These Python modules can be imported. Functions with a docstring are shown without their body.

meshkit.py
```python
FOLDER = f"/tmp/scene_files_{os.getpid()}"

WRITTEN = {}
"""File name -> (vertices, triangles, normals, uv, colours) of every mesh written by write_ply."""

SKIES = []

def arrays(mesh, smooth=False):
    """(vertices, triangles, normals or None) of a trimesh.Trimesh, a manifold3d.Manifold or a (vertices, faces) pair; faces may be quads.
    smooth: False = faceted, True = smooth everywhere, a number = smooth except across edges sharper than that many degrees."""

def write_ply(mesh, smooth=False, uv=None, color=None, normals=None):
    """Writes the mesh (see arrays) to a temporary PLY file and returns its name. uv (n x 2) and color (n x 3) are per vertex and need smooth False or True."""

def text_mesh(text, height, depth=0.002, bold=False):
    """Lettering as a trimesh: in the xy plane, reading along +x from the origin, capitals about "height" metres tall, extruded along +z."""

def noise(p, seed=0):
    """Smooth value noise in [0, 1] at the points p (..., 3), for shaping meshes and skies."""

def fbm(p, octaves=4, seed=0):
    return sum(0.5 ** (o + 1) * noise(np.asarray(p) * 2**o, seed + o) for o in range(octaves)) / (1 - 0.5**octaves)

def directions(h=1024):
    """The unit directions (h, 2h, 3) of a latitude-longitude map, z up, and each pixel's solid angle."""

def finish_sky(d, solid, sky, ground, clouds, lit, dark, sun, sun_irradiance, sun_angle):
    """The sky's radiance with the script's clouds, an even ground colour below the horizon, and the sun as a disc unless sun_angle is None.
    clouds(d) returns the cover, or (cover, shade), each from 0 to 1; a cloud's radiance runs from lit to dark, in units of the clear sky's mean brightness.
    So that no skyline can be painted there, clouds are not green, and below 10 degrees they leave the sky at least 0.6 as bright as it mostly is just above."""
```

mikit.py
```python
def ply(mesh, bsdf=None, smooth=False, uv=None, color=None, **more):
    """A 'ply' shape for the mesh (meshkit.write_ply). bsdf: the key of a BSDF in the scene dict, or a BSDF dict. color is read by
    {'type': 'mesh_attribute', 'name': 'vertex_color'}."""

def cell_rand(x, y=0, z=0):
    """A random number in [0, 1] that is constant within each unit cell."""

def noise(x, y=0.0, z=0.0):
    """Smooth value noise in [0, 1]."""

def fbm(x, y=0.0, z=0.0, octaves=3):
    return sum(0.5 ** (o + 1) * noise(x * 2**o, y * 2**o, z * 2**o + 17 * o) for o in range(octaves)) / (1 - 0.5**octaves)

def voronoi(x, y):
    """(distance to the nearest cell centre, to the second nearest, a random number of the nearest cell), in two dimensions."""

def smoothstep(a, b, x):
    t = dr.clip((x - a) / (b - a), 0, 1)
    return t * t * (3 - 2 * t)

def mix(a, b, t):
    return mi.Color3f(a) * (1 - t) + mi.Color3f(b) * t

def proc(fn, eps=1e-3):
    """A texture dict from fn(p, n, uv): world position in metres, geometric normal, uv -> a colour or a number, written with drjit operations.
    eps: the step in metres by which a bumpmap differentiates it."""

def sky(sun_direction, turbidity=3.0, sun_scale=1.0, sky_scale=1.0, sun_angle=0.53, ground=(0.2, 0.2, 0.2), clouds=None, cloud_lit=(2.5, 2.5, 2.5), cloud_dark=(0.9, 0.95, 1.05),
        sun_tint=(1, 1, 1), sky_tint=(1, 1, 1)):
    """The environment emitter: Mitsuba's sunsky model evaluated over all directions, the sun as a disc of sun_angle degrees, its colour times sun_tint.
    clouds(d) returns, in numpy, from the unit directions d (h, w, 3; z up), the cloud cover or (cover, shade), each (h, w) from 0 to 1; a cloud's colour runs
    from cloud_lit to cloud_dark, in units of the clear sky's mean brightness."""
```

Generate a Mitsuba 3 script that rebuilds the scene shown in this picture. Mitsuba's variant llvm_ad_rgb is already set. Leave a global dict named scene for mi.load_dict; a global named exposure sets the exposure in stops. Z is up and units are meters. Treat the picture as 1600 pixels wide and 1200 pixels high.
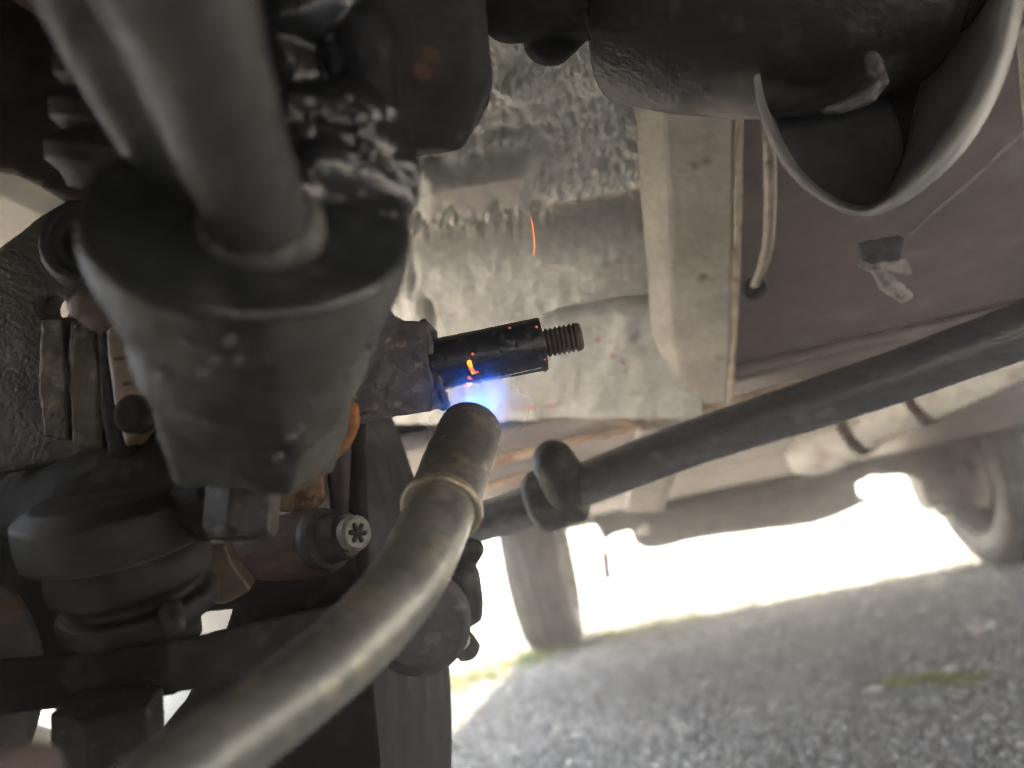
import math, numpy as np, trimesh, mitsuba as mi, drjit as dr, mikit, meshkit
import manifold3d as m3
from manifold3d import Manifold, CrossSection
from scipy.interpolate import RectBivariateSpline, CubicSpline

# ------------------------------------------------------------------ camera, sky, exposure
F = 1200.0                                   # focal length of the photograph, in its pixels
O = np.array([0, 0, 0.30])
pitch, roll = math.radians(12.5), math.radians(11.5)
FW = np.array([0, math.cos(pitch), math.sin(pitch)])
u0 = np.array([0, -math.sin(pitch), math.cos(pitch)]); r0 = np.array([1.0, 0, 0])
RT = r0 * math.cos(roll) - u0 * math.sin(roll)
UP = u0 * math.cos(roll) + r0 * math.sin(roll)
T = mi.ScalarTransform4f
scene, labels = {}, {}
scene['camera'] = {'type': 'thinlens', 'fov': 2 * math.degrees(math.atan(800 / F)), 'fov_axis': 'x', 'near_clip': 0.01, 'far_clip': 500.0,
                   'aperture_radius': 0.0021, 'focus_distance': 0.342,
                   'to_world': T().look_at(origin=O.tolist(), target=(O + FW).tolist(), up=UP.tolist())}
scene['sky'] = mikit.sky([0.06, 0.78, 0.54], turbidity=3.5, ground=(0.24, 0.22, 0.19), clouds=lambda d: 0.55, cloud_lit=(1.5, 1.5, 1.46), sun_tint=(0.95, 0.985, 1.03), sky_tint=(0.97, 0.995, 0.995))
exposure = 5.2
scene['glare_haze'] = {'type': 'homogeneous', 'albedo': 0.95, 'sigma_t': 0.058, 'phase': {'type': 'hg', 'g': 0.92}}  # added medium; its forward scatter stands in for lens glare
scene['camera']['medium'] = {'type': 'ref', 'id': 'glare_haze'}
scene['haze'] = {'type': 'cube', 'to_world': mi.ScalarTransform4f().translate([0, 0, 0.6]).scale([45, 45, 1.6]), 'bsdf': {'type': 'null'}, 'interior': {'type': 'ref', 'id': 'glare_haze'}}
labels['haze'] = {'label': 'added thin haze standing in for lens glare under the car', 'kind': 'stuff'}


def P(x, y, d):
    """The point seen at (x, y) of the photograph, d metres along the view axis."""
    x, y, d = (np.asarray(a, float)[..., None] for a in (x, y, d))
    return O + RT * ((x - 800) / F * d) - UP * ((y - 600) / F * d) + FW * d


def Q(*pts):
    return np.array([P(*p) for p in pts])


def cd(x, y, z):
    """A direction: x right, y down, z away from the camera."""
    v = RT * x - UP * y + FW * z
    return v / np.linalg.norm(v)


# ------------------------------------------------------------------ materials
def vcm(rough, metallic=0.0, spec=0.5, clear=0.0, bump=None, scale=0.0004):
    b = {'type': 'principled', 'base_color': {'type': 'mesh_attribute', 'name': 'vertex_color'}, 'roughness': rough, 'metallic': metallic, 'specular': spec}
    if clear:
        b['clearcoat'] = clear; b['clearcoat_gloss'] = 0.9
    if bump:
        b = {'type': 'bumpmap', 'arbitrary': mikit.proc(bump, 2e-4), 'scale': scale, 'bsdf': b}
    return {'type': 'twosided', 'bsdf': b}


def b_cast(p, n, uv):
    return mikit.fbm(p.x * 600, p.y * 600, p.z * 600, 3)


def b_coat(p, n, uv):
    return mikit.fbm(p.x * 180, p.y * 180, p.z * 180, 4)


scene['m_cast'] = vcm(0.55, 0.2, 0.5, bump=b_cast, scale=0.0008)
scene['m_dull'] = vcm(0.85, 0.0, 0.3, bump=b_cast, scale=0.0008)
scene['m_gloss'] = vcm(0.26, 0.0, 0.6, 0.6, bump=b_cast, scale=0.0004)
scene['m_rubber'] = vcm(0.6, 0.0, 0.35)
scene['m_wet'] = vcm(0.22, 0.0, 0.5, 0.5)
scene['m_satin'] = vcm(0.36, 0.0, 0.55)
scene['m_metal'] = vcm(0.40, 0.55, 0.5, bump=b_cast, scale=0.0002)
scene['m_bright'] = vcm(0.3, 0.9, 0.5)
scene['m_coat'] = vcm(0.75, 0.0, 0.4, bump=b_coat, scale=0.0016)
scene['m_paint'] = vcm(0.45, 0.0, 0.4)


def asphalt(p, n, uv):
    d1, d2, r = mikit.voronoi(p.x * 150, p.y * 150)
    e1, e2, r2 = mikit.voronoi(p.x * 330 + 7, p.y * 330)
    stone = mikit.smoothstep(0.62, 0.3, d1)
    v = 0.07 + stone * (0.11 + 0.70 * r * r * r * r) + 0.30 * mikit.smoothstep(0.5, 0.1, e1) * r2 * r2
    v = v * mikit.mix((1.0, 0.92, 0.82), (1.0, 0.97, 0.94), mikit.noise(r * 40))
    big = mikit.fbm(p.x * 3.5, p.y * 3.5, 0.0, 4)
    return v * (0.75 + 1.4 * mikit.smoothstep(0.3, 0.75, big))


scene['m_asphalt'] = {'type': 'twosided', 'bsdf': {'type': 'principled', 'base_color': mikit.proc(asphalt), 'roughness': 0.8, 'specular': 0.4}}
scene['m_yard'] = {'type': 'twosided', 'bsdf': {'type': 'principled', 'base_color': {'type': 'rgb', 'value': (0.42, 0.40, 0.35)}, 'roughness': 0.9}}


def sm(a, b, x):
    t = np.clip((x - a) / (b - a), 0, 1)
    return t * t * (3 - 2 * t)


def vcol(v, c1, c2=None, c3=None, f=40, seed=0, th=0.62, fine=0.35):
    """Procedural grime: a base colour run into a second one, spots of a third."""
    c1 = np.array(c1, float); c2 = c1 * 0.6 if c2 is None else np.array(c2, float)
    n = meshkit.fbm(v * f + seed * 3.7, 4, seed)
    t = sm(0.36, 0.64, n)[:, None]
    c = c1 * (1 - t) + c2 * t
    if c3 is not None:
        s = sm(th, th + 0.07, meshkit.fbm(v * f * 2.3 + 11 + seed, 4, seed + 5))[:, None]
        c = c * (1 - s) + np.array(c3, float) * s
    g = 1 - fine + 2 * fine * meshkit.fbm(v * f * 9, 3, seed + 9)[:, None]
    return np.clip(c * g, 0.002, 0.95)


# palettes: base, second, spots
BLACK = ((0.016, 0.0155, 0.015), (0.010, 0.010, 0.010), (0.024, 0.023, 0.021))
GREASE = ((0.014, 0.015, 0.016), (0.03, 0.03, 0.028), (0.085, 0.08, 0.06))
CAST = ((0.021, 0.022, 0.022), (0.013, 0.0135, 0.0135), (0.045, 0.044, 0.041))
RUST = ((0.07, 0.045, 0.035), (0.04, 0.03, 0.026), (0.13, 0.06, 0.03))
RUBBER = ((0.025, 0.025, 0.026), (0.035, 0.033, 0.031), (0.05, 0.047, 0.042))
TAN = ((0.30, 0.21, 0.13), (0.22, 0.15, 0.09), (0.12, 0.07, 0.04))


# ------------------------------------------------------------------ mesh helpers
def obj(key, mesh, mat, pal, f=40, seed=0, th=0.62, fine=0.35, cfn=None, **more):
    v, fc, _ = meshkit.arrays(mesh)
    m = trimesh.Trimesh(v, fc, process=False)
    n = 1
    k = key
    while k in scene:
        k = '%s_%03d' % (key, n); n += 1
    col = vcol(v, *pal, f=f, seed=seed, th=th, fine=fine)
    if cfn is not None:
        col = cfn(v, col)
    scene[k] = mikit.ply(m, mat, smooth=True, color=col, **more)
    return k


def tag(key, label, category=None, group=None, kind=None):
    d = {'label': label}
    if category: d['category'] = category
    if group: d['group'] = group
    if kind: d['kind'] = kind
    labels[key] = d


def man(mesh):
    v, f, _ = meshkit.arrays(mesh)
    return Manifold(m3.Mesh(np.asarray(v, np.float32), np.asarray(f, np.uint32)))


def tri(m):
    q = m.to_mesh()
    return trimesh.Trimesh(q.vert_properties[:, :3], q.tri_verts, process=False)


def dense(m, edge, smooth=0, amp=0.0, freq=60, seed=0):
    """Refine a manifold to an edge length, round its edges and roughen it."""
    m = m if isinstance(m, Manifold) else man(m)
    t = tri(m.refine_to_length(edge))
    t.merge_vertices()
    if smooth:
        trimesh.smoothing.filter_taubin(t, lamb=0.5, nu=0.51, iterations=smooth)
    if amp:
        t.vertices = t.vertices + t.vertex_normals * (meshkit.fbm(t.vertices * freq, 4, seed) - 0.5)[:, None] * 2 * amp
    return t


def ball(c, r, n=24):
    return Manifold.sphere(r, n).translate(tuple(np.asarray(c, float)))


def hull(*cr):
    """Hull of (point, radius) balls."""
    return Manifold.batch_hull([ball(c, r) for c, r in cr])


def spline(pts, n):
    pts = np.asarray(pts, float)
    if len(pts) < 3:
        return np.linspace(pts[0], pts[-1], n)
    t = np.r_[0, np.cumsum(np.linalg.norm(np.diff(pts[:, :3], axis=0), axis=1))]
    return CubicSpline(t, pts, bc_type='natural')(np.linspace(0, t[-1], n))


def frames(c):
    t = np.gradient(c, axis=0); t /= np.linalg.norm(t, axis=1, keepdims=True)
    a = np.cross(t[0], [0.31, 0.2, 0.93]); a /= np.linalg.norm(a)
    A = []
    for k in range(len(c)):
        a = a - t[k] * (a @ t[k]); a /= np.linalg.norm(a); A.append(a)
    A = np.array(A)
    return t, A, np.cross(t, A)


def grid_mesh(v, closed_u=True):
    """v (n, m, 3): rings v[k]; caps are closed by fans to the ring centres."""
    n, m = v.shape[:2]
    i, j = np.meshgrid(np.arange(n - 1), np.arange(m), indexing='ij')
    a, b = i * m + j, i * m + (j + 1) % m
    f = np.concatenate([np.stack([a, b, b + m], -1).reshape(-1, 3), np.stack([a, b + m, a + m], -1).reshape(-1, 3)])
    vv = np.vstack([v.reshape(-1, 3), v[0].mean(0), v[-1].mean(0)])
    k = np.arange(m)
    f = np.vstack([f, np.stack([(k + 1) % m, k, k * 0 + n * m], 1), np.stack([(n - 1) * m + k, (n - 1) * m + (k + 1) % m, k * 0 + n * m + 1], 1)])
    return trimesh.Trimesh(vv, f, process=False)


def tube(pts, r, n=80, sides=40, bevel=0.2, amp=0.0, freq=60, seed=0, hollow=0.0):
    """A swept round bar; hollow = depth of an open bore at its far end."""
    pts = np.asarray(pts, float)
    rr = np.broadcast_to(np.asarray(r, float), (len(pts),))
    s = spline(np.c_[pts, rr], n)
    c, rad = s[:, :3], s[:, 3].copy()
    t, A, B = frames(c)
    ang = np.arange(sides) * 2 * np.pi / sides
    ring = lambda k, q, off=0.0: c[k] + t[k] * off + q * (np.cos(ang)[:, None] * A[k] + np.sin(ang)[:, None] * B[k])
    rings = [ring(0, rad[0] * 0.3), ring(0, rad[0] * (1 - bevel))]
    bv = rad[0] * bevel
    rings += [ring(k, rad[k], bv if k == 0 else 0) for k in range(n - 1)] if bevel * rad[0] < np.linalg.norm(c[1] - c[0]) else [ring(k, rad[k]) for k in range(1, n - 1)]
    e = n - 1; be = rad[e] * bevel
    rings += [ring(e, rad[e], -be * 0.6), ring(e, rad[e] - be * 0.5)]
    if hollow:
        rings += [ring(e, rad[e] * 0.8), ring(e, rad[e] * 0.78, -hollow * 0.3), ring(e, rad[e] * 0.78, -hollow), ring(e, rad[e] * 0.2, -hollow)]
    else:
        rings += [ring(e, rad[e] - be), ring(e, rad[e] * 0.3)]
    m = grid_mesh(np.array(rings))
    if amp:
        m.vertices = m.vertices + m.vertex_normals * (meshkit.fbm(m.vertices * freq, 4, seed) - 0.5)[:, None] * 2 * amp
    return m


def axframe(ax):
    ax = np.asarray(ax, float); ax = ax / np.linalg.norm(ax)
    x = np.cross([0.2, 0.9, 0.37], ax); x /= np.linalg.norm(x)
    return x, np.cross(ax, x), ax


def lathe(profile, a, axis, sides=64, sub=0.0012, amp=0.0, freq=60, seed=0):
    """profile [(t, r)...] along the axis from the point a."""
    p = [profile[0]]
    for q in profile[1:]:
        d = math.hypot(q[0] - p[-1][0], q[1] - p[-1][1]); k = max(1, int(d / sub))
        b = p[-1]
        p += [(b[0] + (q[0] - b[0]) * i / k, b[1] + (q[1] - b[1]) * i / k) for i in range(1, k + 1)]
    X, Y, Z = axframe(axis)
    ang = np.arange(sides) * 2 * np.pi / sides
    v = np.array([a + Z * t + max(r, 1e-5) * (np.cos(ang)[:, None] * X + np.sin(ang)[:, None] * Y) for t, r in p])
    m = grid_mesh(v)
    if amp:
        m.vertices = m.vertices + m.vertex_normals * (meshkit.fbm(m.vertices * freq, 4, seed) - 0.5)[:, None] * 2 * amp
    return m


def place(m, a, axis, spin=0.0):
    """A manifold modelled along z set to the point a along the axis."""
    X, Y, Z = axframe(axis)
    c, s = math.cos(spin), math.sin(spin)
    X, Y = X * c + Y * s, Y * c - X * s
    return m.transform(np.array([[X[i], Y[i], Z[i], a[i]] for i in range(3)]))


def hexbolt(a, axis, af, h, spin=0.0, edge=0.0012):
    r = af / math.sqrt(3)
    hx = Manifold.cylinder(h, r, r, 6)
    cone = Manifold.revolve(CrossSection([[(0, 0), (r * 1.02, 0), (r * 1.02, h * 0.78), (af * 0.47, h), (0, h)]]), 48)
    return dense(place(hx ^ cone, a, axis, spin), edge, 1)


def prism(pts, thick, ddir=None, edge=0.002, smooth=2, amp=0.0, freq=60, seed=0, holes=()):
    """A plate: outline of (x, y, d) points, thickened along ddir (away from the camera by default)."""
    from shapely.geometry import Polygon
    front = Q(*pts)
    c = front.mean(0)
    ddir = FW if ddir is None else np.asarray(ddir, float)
    u, s, vt = np.linalg.svd(front - c)
    nrm = vt[2]; nrm = nrm * np.sign(nrm @ ddir)
    X, Y = vt[0], np.cross(nrm, vt[0])
    xy = np.c_[(front - c) @ X, (front - c) @ Y]
    sg = np.sign(((xy[:, 0] * np.roll(xy[:, 1], -1)) - (np.roll(xy[:, 0], -1) * xy[:, 1])).sum())
    rings = [xy[::int(sg)].tolist()]
    for h in holes:
        hp = Q(*h); hx = np.c_[(hp - c) @ X, (hp - c) @ Y]
        s2 = np.sign(((hx[:, 0] * np.roll(hx[:, 1], -1)) - (np.roll(hx[:, 0], -1) * hx[:, 1])).sum())
        rings.append(hx[::int(-s2)].tolist())
    m = Manifold.extrude(CrossSection(rings, m3.FillRule.EvenOdd), thick)
    m = m.transform(np.array([[X[i], Y[i], nrm[i], c[i]] for i in range(3)]))
    return dense(m, edge, smooth, amp, freq, seed)


def box(c, half, X, Y, Z, edge=0.01, smooth=0, amp=0.0, freq=60, seed=0):
    m = Manifold.cube(tuple(2 * np.asarray(half, float)), True)
    m = m.transform(np.array([[X[i], Y[i], Z[i], c[i]] for i in range(3)]))
    return dense(m, edge, smooth, amp, freq, seed)


EX, EY, EZ = np.eye(3)


def patch(xs, ys, dep, nu, nv, thick=0.003, bump=None):
    """A pressed sheet through a grid of points given as photograph x, y and depth; bump(x, y) raises it towards the camera, in metres."""
    xs, ys, dep = np.array(xs, float), np.array(ys, float), np.array(dep, float)
    k = min(3, len(xs) - 1), min(3, len(ys) - 1)
    sp = RectBivariateSpline(ys, xs, dep, kx=k[1], ky=k[0])
    gx, gy = np.linspace(xs[0], xs[-1], nu), np.linspace(ys[0], ys[-1], nv)
    X, Y = np.meshgrid(gx, gy)
    D = sp(gy, gx)
    v = P(X, Y, D)
    du, dv = np.gradient(v, axis=1), np.gradient(v, axis=0)
    n = np.cross(du, dv); n /= np.linalg.norm(n, axis=-1, keepdims=True)
    n *= np.sign(((O - v) * n).sum(-1, keepdims=True))
    if bump is not None:
        v = v + n * bump(X, Y)[..., None]
    w = v - n * thick
    m = nu
    i, j = np.meshgrid(np.arange(nv - 1), np.arange(nu - 1), indexing='ij')
    a = i * m + j
    q = np.stack([a, a + 1, a + m + 1, a + m], -1).reshape(-1, 4)
    back = q[:, ::-1] + nu * nv
    rim = np.r_[np.arange(nu), np.arange(1, nv) * m + nu - 1, (nv - 1) * m + np.arange(nu - 2, -1, -1), np.arange(nv - 2, 0, -1) * m]
    r2 = np.roll(rim, -1)
    side = np.stack([rim, rim + nu * nv, r2 + nu * nv, r2], -1)
    qs = np.vstack([q, back, side])
    t = trimesh.Trimesh(np.vstack([v.reshape(-1, 3), w.reshape(-1, 3)]), np.vstack([qs[:, [0, 1, 2]], qs[:, [0, 2, 3]]]), process=False)
    return t, np.r_[X.ravel(), X.ravel()], np.r_[Y.ravel(), Y.ravel()]


def ngauss(x, y, cx, cy, sx, sy):
    return np.exp(-((x - cx) / sx) ** 2 - ((y - cy) / sy) ** 2)


# ================================================================== THE SETTING
def ground_mesh():
    # fine near the camera, one sheet out to the horizon
    xs = np.unique(np.r_[-40, -20, -8, -4, -2, np.linspace(-1, 2.5, 36), 4, 8, 20, 40])
    ys = np.unique(np.r_[-40, -20, -8, -3, -1.5, np.linspace(-1, 3.6, 47), 5, 8, 20, 40])
    X, Y = np.meshgrid(xs, ys)
    Z = np.zeros_like(X)
    v = np.stack([X, Y, Z], -1).reshape(-1, 3)
    m = len(xs)
    i, j = np.meshgrid(np.arange(len(ys) - 1), np.arange(m - 1), indexing='ij')
    a = i * m + j
    q = np.stack([a, a + 1, a + m + 1, a + m], -1).reshape(-1, 4)
    return (v, q)


scene['asphalt_ground'] = mikit.ply(ground_mesh(), 'm_asphalt', smooth=True)
labels['asphalt_ground'] = {'label': 'grey stony asphalt under the car', 'kind': 'structure'}

# ================================================================== THE CAR'S BODY SEEN FROM BELOW
CA = np.array([0.11, 0.994, 0]); CA /= np.linalg.norm(CA)      # the car's long axis, towards its rear
CX = np.array([CA[1], -CA[0], 0])                               # across the car


def carpt(s, t, z):
    """s metres across from the left rear wheel's line, t metres along towards the rear, z up."""
    return CX * s + CA * t + np.array([0, 0, z])


def carbox(s0, s1, t0, t1, z0, z1, edge=0.05, **k):
    c = carpt((s0 + s1) / 2, (t0 + t1) / 2, (z0 + z1) / 2)
    return box(c, ((s1 - s0) / 2, (t1 - t0) / 2, (z1 - z0) / 2), CX, CA, EZ, edge, **k)


B = 'parked_car'
tag(B, 'underside of a parked car with grey underseal, bare floor pan and two rear wheels', 'car')
PAN = ((0.155, 0.132, 0.13), (0.13, 0.118, 0.118), (0.18, 0.165, 0.155))
SEAL = ((0.46, 0.455, 0.415), (0.42, 0.415, 0.38), (0.37, 0.345, 0.31))


def loft(sts, edge=0.004, smooth=1):
    """Convex cross sections (each a list of points, same count) joined end to end."""
    v = np.array(sts, float)
    return grid_mesh(v)


# floor pan, sloping down to the rear
def slab(c4, thick, edge, **k):
    c4 = np.array(c4, float)
    t = np.vstack([c4, c4 + [0, 0, thick]])
    return dense(Manifold.hull_points(t), edge, **k)


pan = slab([carpt(0.02, 0.25, 0.635), carpt(1.5, 0.25, 0.635), carpt(1.5, 0.85, 0.455), carpt(0.02, 0.85, 0.455)], 0.02, 0.012, amp=0.0012, freq=14, seed=3)
obj(B + '__floor_pan', pan, 'm_paint', PAN, f=9, seed=2, th=0.66, fine=0.2)
pan2 = slab([carpt(-0.40, 0.85, 0.44), carpt(1.5, 0.85, 0.44), carpt(1.5, 2.2, 0.37), carpt(-0.40, 2.2, 0.37)], 0.02, 0.03, amp=0.002, freq=9, seed=4)
obj(B + '__floor_pan', pan2, 'm_paint', PAN, f=9, seed=5, th=0.66, fine=0.2)
obj(B + '__boot_floor', carbox(-0.1, 1.45, 2.2, 3.12, 0.42, 0.44), 'm_paint', BLACK)
# shell above, closed to the sky
obj(B + '__shell', carbox(-0.43, 1.60, 0.86, 3.2, 0.47, 1.2), 'm_paint', BLACK)
obj(B + '__engine_bay_roof', carbox(-0.43, 1.60, -0.75, 0.86, 0.86, 0.88), 'm_paint', BLACK)
obj(B + '__front_wing', carbox(-0.44, -0.42, -0.75, 0.86, 0.59, 0.86), 'm_paint', BLACK)
obj(B + '__front_wing', carbox(-0.44, -0.42, -0.75, -0.08, 0.3, 0.588), 'm_paint', BLACK)
obj(B + '__light_blocker', carbox(-0.42, -0.06, -0.10, -0.08, 0.09, 0.86), 'm_paint', BLACK)  # unseen panels added to keep light off the left side
obj(B + '__light_blocker', carbox(-0.07, -0.05, -0.12, 0.12, 0.42, 0.86), 'm_paint', BLACK)
obj(B + '__front_wing', carbox(1.58, 1.60, -0.75, 0.86, 0.5, 0.86), 'm_paint', BLACK)
obj(B + '__bumper', carbox(-0.44, 1.6, -0.83, -0.76, 0.33, 0.86), 'm_paint', BLACK)
obj(B + '__rear_valance', carbox(-0.40, 1.56, 3.12, 3.19, 0.36, 0.6), 'm_paint', BLACK)
obj(B + '__sill', carbox(-0.42, -0.34, 0.95, 2.15, 0.40, 0.47), 'm_paint', BLACK)


# bulkhead with thick grey underseal
def seal_bump(x, y):
    r = np.zeros_like(x)
    s = y + (x - 800) * 0.17                              # the folds run up to the right
    r -= 0.017 * np.exp(-((s - 364) / 27) ** 2)            # the deep fold
    r += 0.006 * np.exp(-((s - 330) / 20) ** 2) * sm(860, 820, x)
    r -= 0.024 * np.exp(-((s - 508) / 11) ** 2) * sm(850, 905, x) + 0.006 * sm(498, 512, s) * sm(700, 900, x)
    r += 0.003 * np.exp(-((s - 488) / 8) ** 2) * sm(850, 900, x)
    # smooth pad with a ragged lower lip
    r += 0.013 * sm(655, 680, x) * sm(845, 815, x) * sm(232, 262, s) * sm(312, 300, s + 10 * np.sin(x / 11) + 6 * np.sin(x / 5.3))
    pp = np.stack([x / 9, s / 30, x * 0], -1)
    r += 0.020 * (meshkit.fbm(pp, 3, 3) - 0.5) * sm(850, 800, x) * np.exp(-((s - 338) / 28) ** 2)
    pp = np.stack([(x + .35 * y) / 10, (y - .3 * x) / 15, x * 0], -1)
    pad = sm(655, 680, x) * sm(845, 815, x) * sm(232, 262, s) * sm(312, 300, s)
    r += 0.0064 * (meshkit.fbm(pp, 4, 7) - 0.5) * (0.22 + 0.78 * sm(400, 330, s)) * (1 - .8 * pad)
    r += 0.007 * ngauss(x, y, 800, 138, 45, 20) + 0.008 * ngauss(x, y, 940, 122, 40, 22)
    pp = np.stack([(x + .35 * y) / 34, (y - .2 * x) / 44, x * 0], -1)
    r += 0.006 * (meshkit.fbm(pp, 2, 17) - 0.5) * sm(380, 420, s)
    # lumps by the left corner
    r -= 0.016 * ngauss(x, y, 672 + (y - 492) * .25, 492, 7, 24) + 0.009 * ngauss(x, y, 645, 440, 6, 18) - 0.006 * ngauss(x, y, 650, 480, 16, 30)
    r -= 0.016 * ngauss(x, y, 678, 256, 15, 8)
    r -= 0.012 * ngauss(x, y, 838, 330, 14, 16)
    r -= 0.004 * np.exp(-((s - 205) / 9) ** 2) * sm(900, 800, x)
    return r


bh, bx, by = patch([430, 560, 700, 850, 1000, 1100], [20, 120, 250, 380, 500, 600, 662],
                   [[.44, .43, .42, .42, .44, .46], [.48, .47, .46, .455, .47, .49], [.53, .52, .51, .51, .52, .54], [.60, .59, .58, .575, .59, .60], [.68, .67, .66, .655, .66, .67],
                    [.76, .75, .74, .735, .74, .75], [.83, .82, .81, .80, .80, .81]], 330, 320, 0.003, seal_bump)


def seal_col(v, c):
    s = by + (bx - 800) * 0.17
    t = (np.exp(-((s - 358) / 26) ** 2) * 0.4)[:, None]  # dirt brown painted into the fold, deepening its shade
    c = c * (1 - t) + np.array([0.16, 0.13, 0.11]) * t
    t = (sm(655, 690, bx) * sm(840, 800, bx) * sm(240, 268, s) * sm(320, 295, s))[:, None] * 0.8
    c = c * (1 - t) + np.array([0.46, 0.41, 0.38]) * t
    red = np.zeros(len(v))
    for (cx, cy, r) in ((935, 540, 6), (955, 541, 3), (958, 562, 5), (975, 575, 4), (820, 640, 22), (860, 642, 16)):
        q = (np.hypot(bx - cx, (by - cy) * (1 if r < 10 else 5)) + 9 * (meshkit.fbm(v * 900, 2, 4) - 0.5)) / r
        red = np.maximum(red, sm(1, 0.6, q))
    red = red[:, None] * 0.6
    return c * (1 - red) + np.array([0.35, 0.05, 0.05]) * red


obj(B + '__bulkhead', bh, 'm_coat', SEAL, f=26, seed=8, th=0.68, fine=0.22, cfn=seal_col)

# chassis rail: a box section with a lit flank and a folded flange
RAIL = ((0.34, 0.32, 0.275), (0.29, 0.27, 0.235), (0.20, 0.18, 0.15))
st, fl = [], []
for (y, xl, xe, xr, xf, d) in ((60, 978, 1030, 1152, 1166, .44), (150, 985, 1035, 1148, 1162, .46), (300, 1000, 1046, 1146, 1160, .52), (450, 1013, 1050, 1143, 1155, .60), (520, 1018, 1055, 1142, 1151, .66), (632, 1052, 1074, 1134, 1145, .80)):
    b = .03
    e = 3
    st.append(Q((xl, y, d + b), (xl + 4, y, d + b * .6), (xe - 9, y, d + .004), (xe - 3, y, d + .0012), (xe + 5, y, d), ((xe + xr) / 2, y, d - .0006), (xr - 5, y, d), (xr, y, d + .002), (xr, y, d + b * .6), (xr, y, d + b)))
    fl.append(Q((xr + 1, y, d + .004), (xr + 2, y, d - .001), (xf - 2, y, d - .001), (xf, y, d + .001), (xf, y, d + .004), (xr + 4, y, d + .006)))


def stations(sts, n):
    s = np.array(sts)
    t = np.linspace(0, len(s) - 1, len(s))
    u = np.linspace(0, len(s) - 1, n)
    out = np.empty((n,) + s.shape[1:])
    for k in range(s.shape[1]):
        for c in range(3):
            out[:, k, c] = np.interp(u, t, s[:, k, c])
    return out


def ringdense(sts, n, m):
    """Subdivide ring edges too."""
    s = stations(sts, n)
    out = []
    for r in s:
        q = np.vstack([r, r[:1]])
        out.append(np.vstack([np.linspace(q[k], q[k + 1], m, endpoint=False) for k in range(len(r))]))
    return np.array(out)


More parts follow.
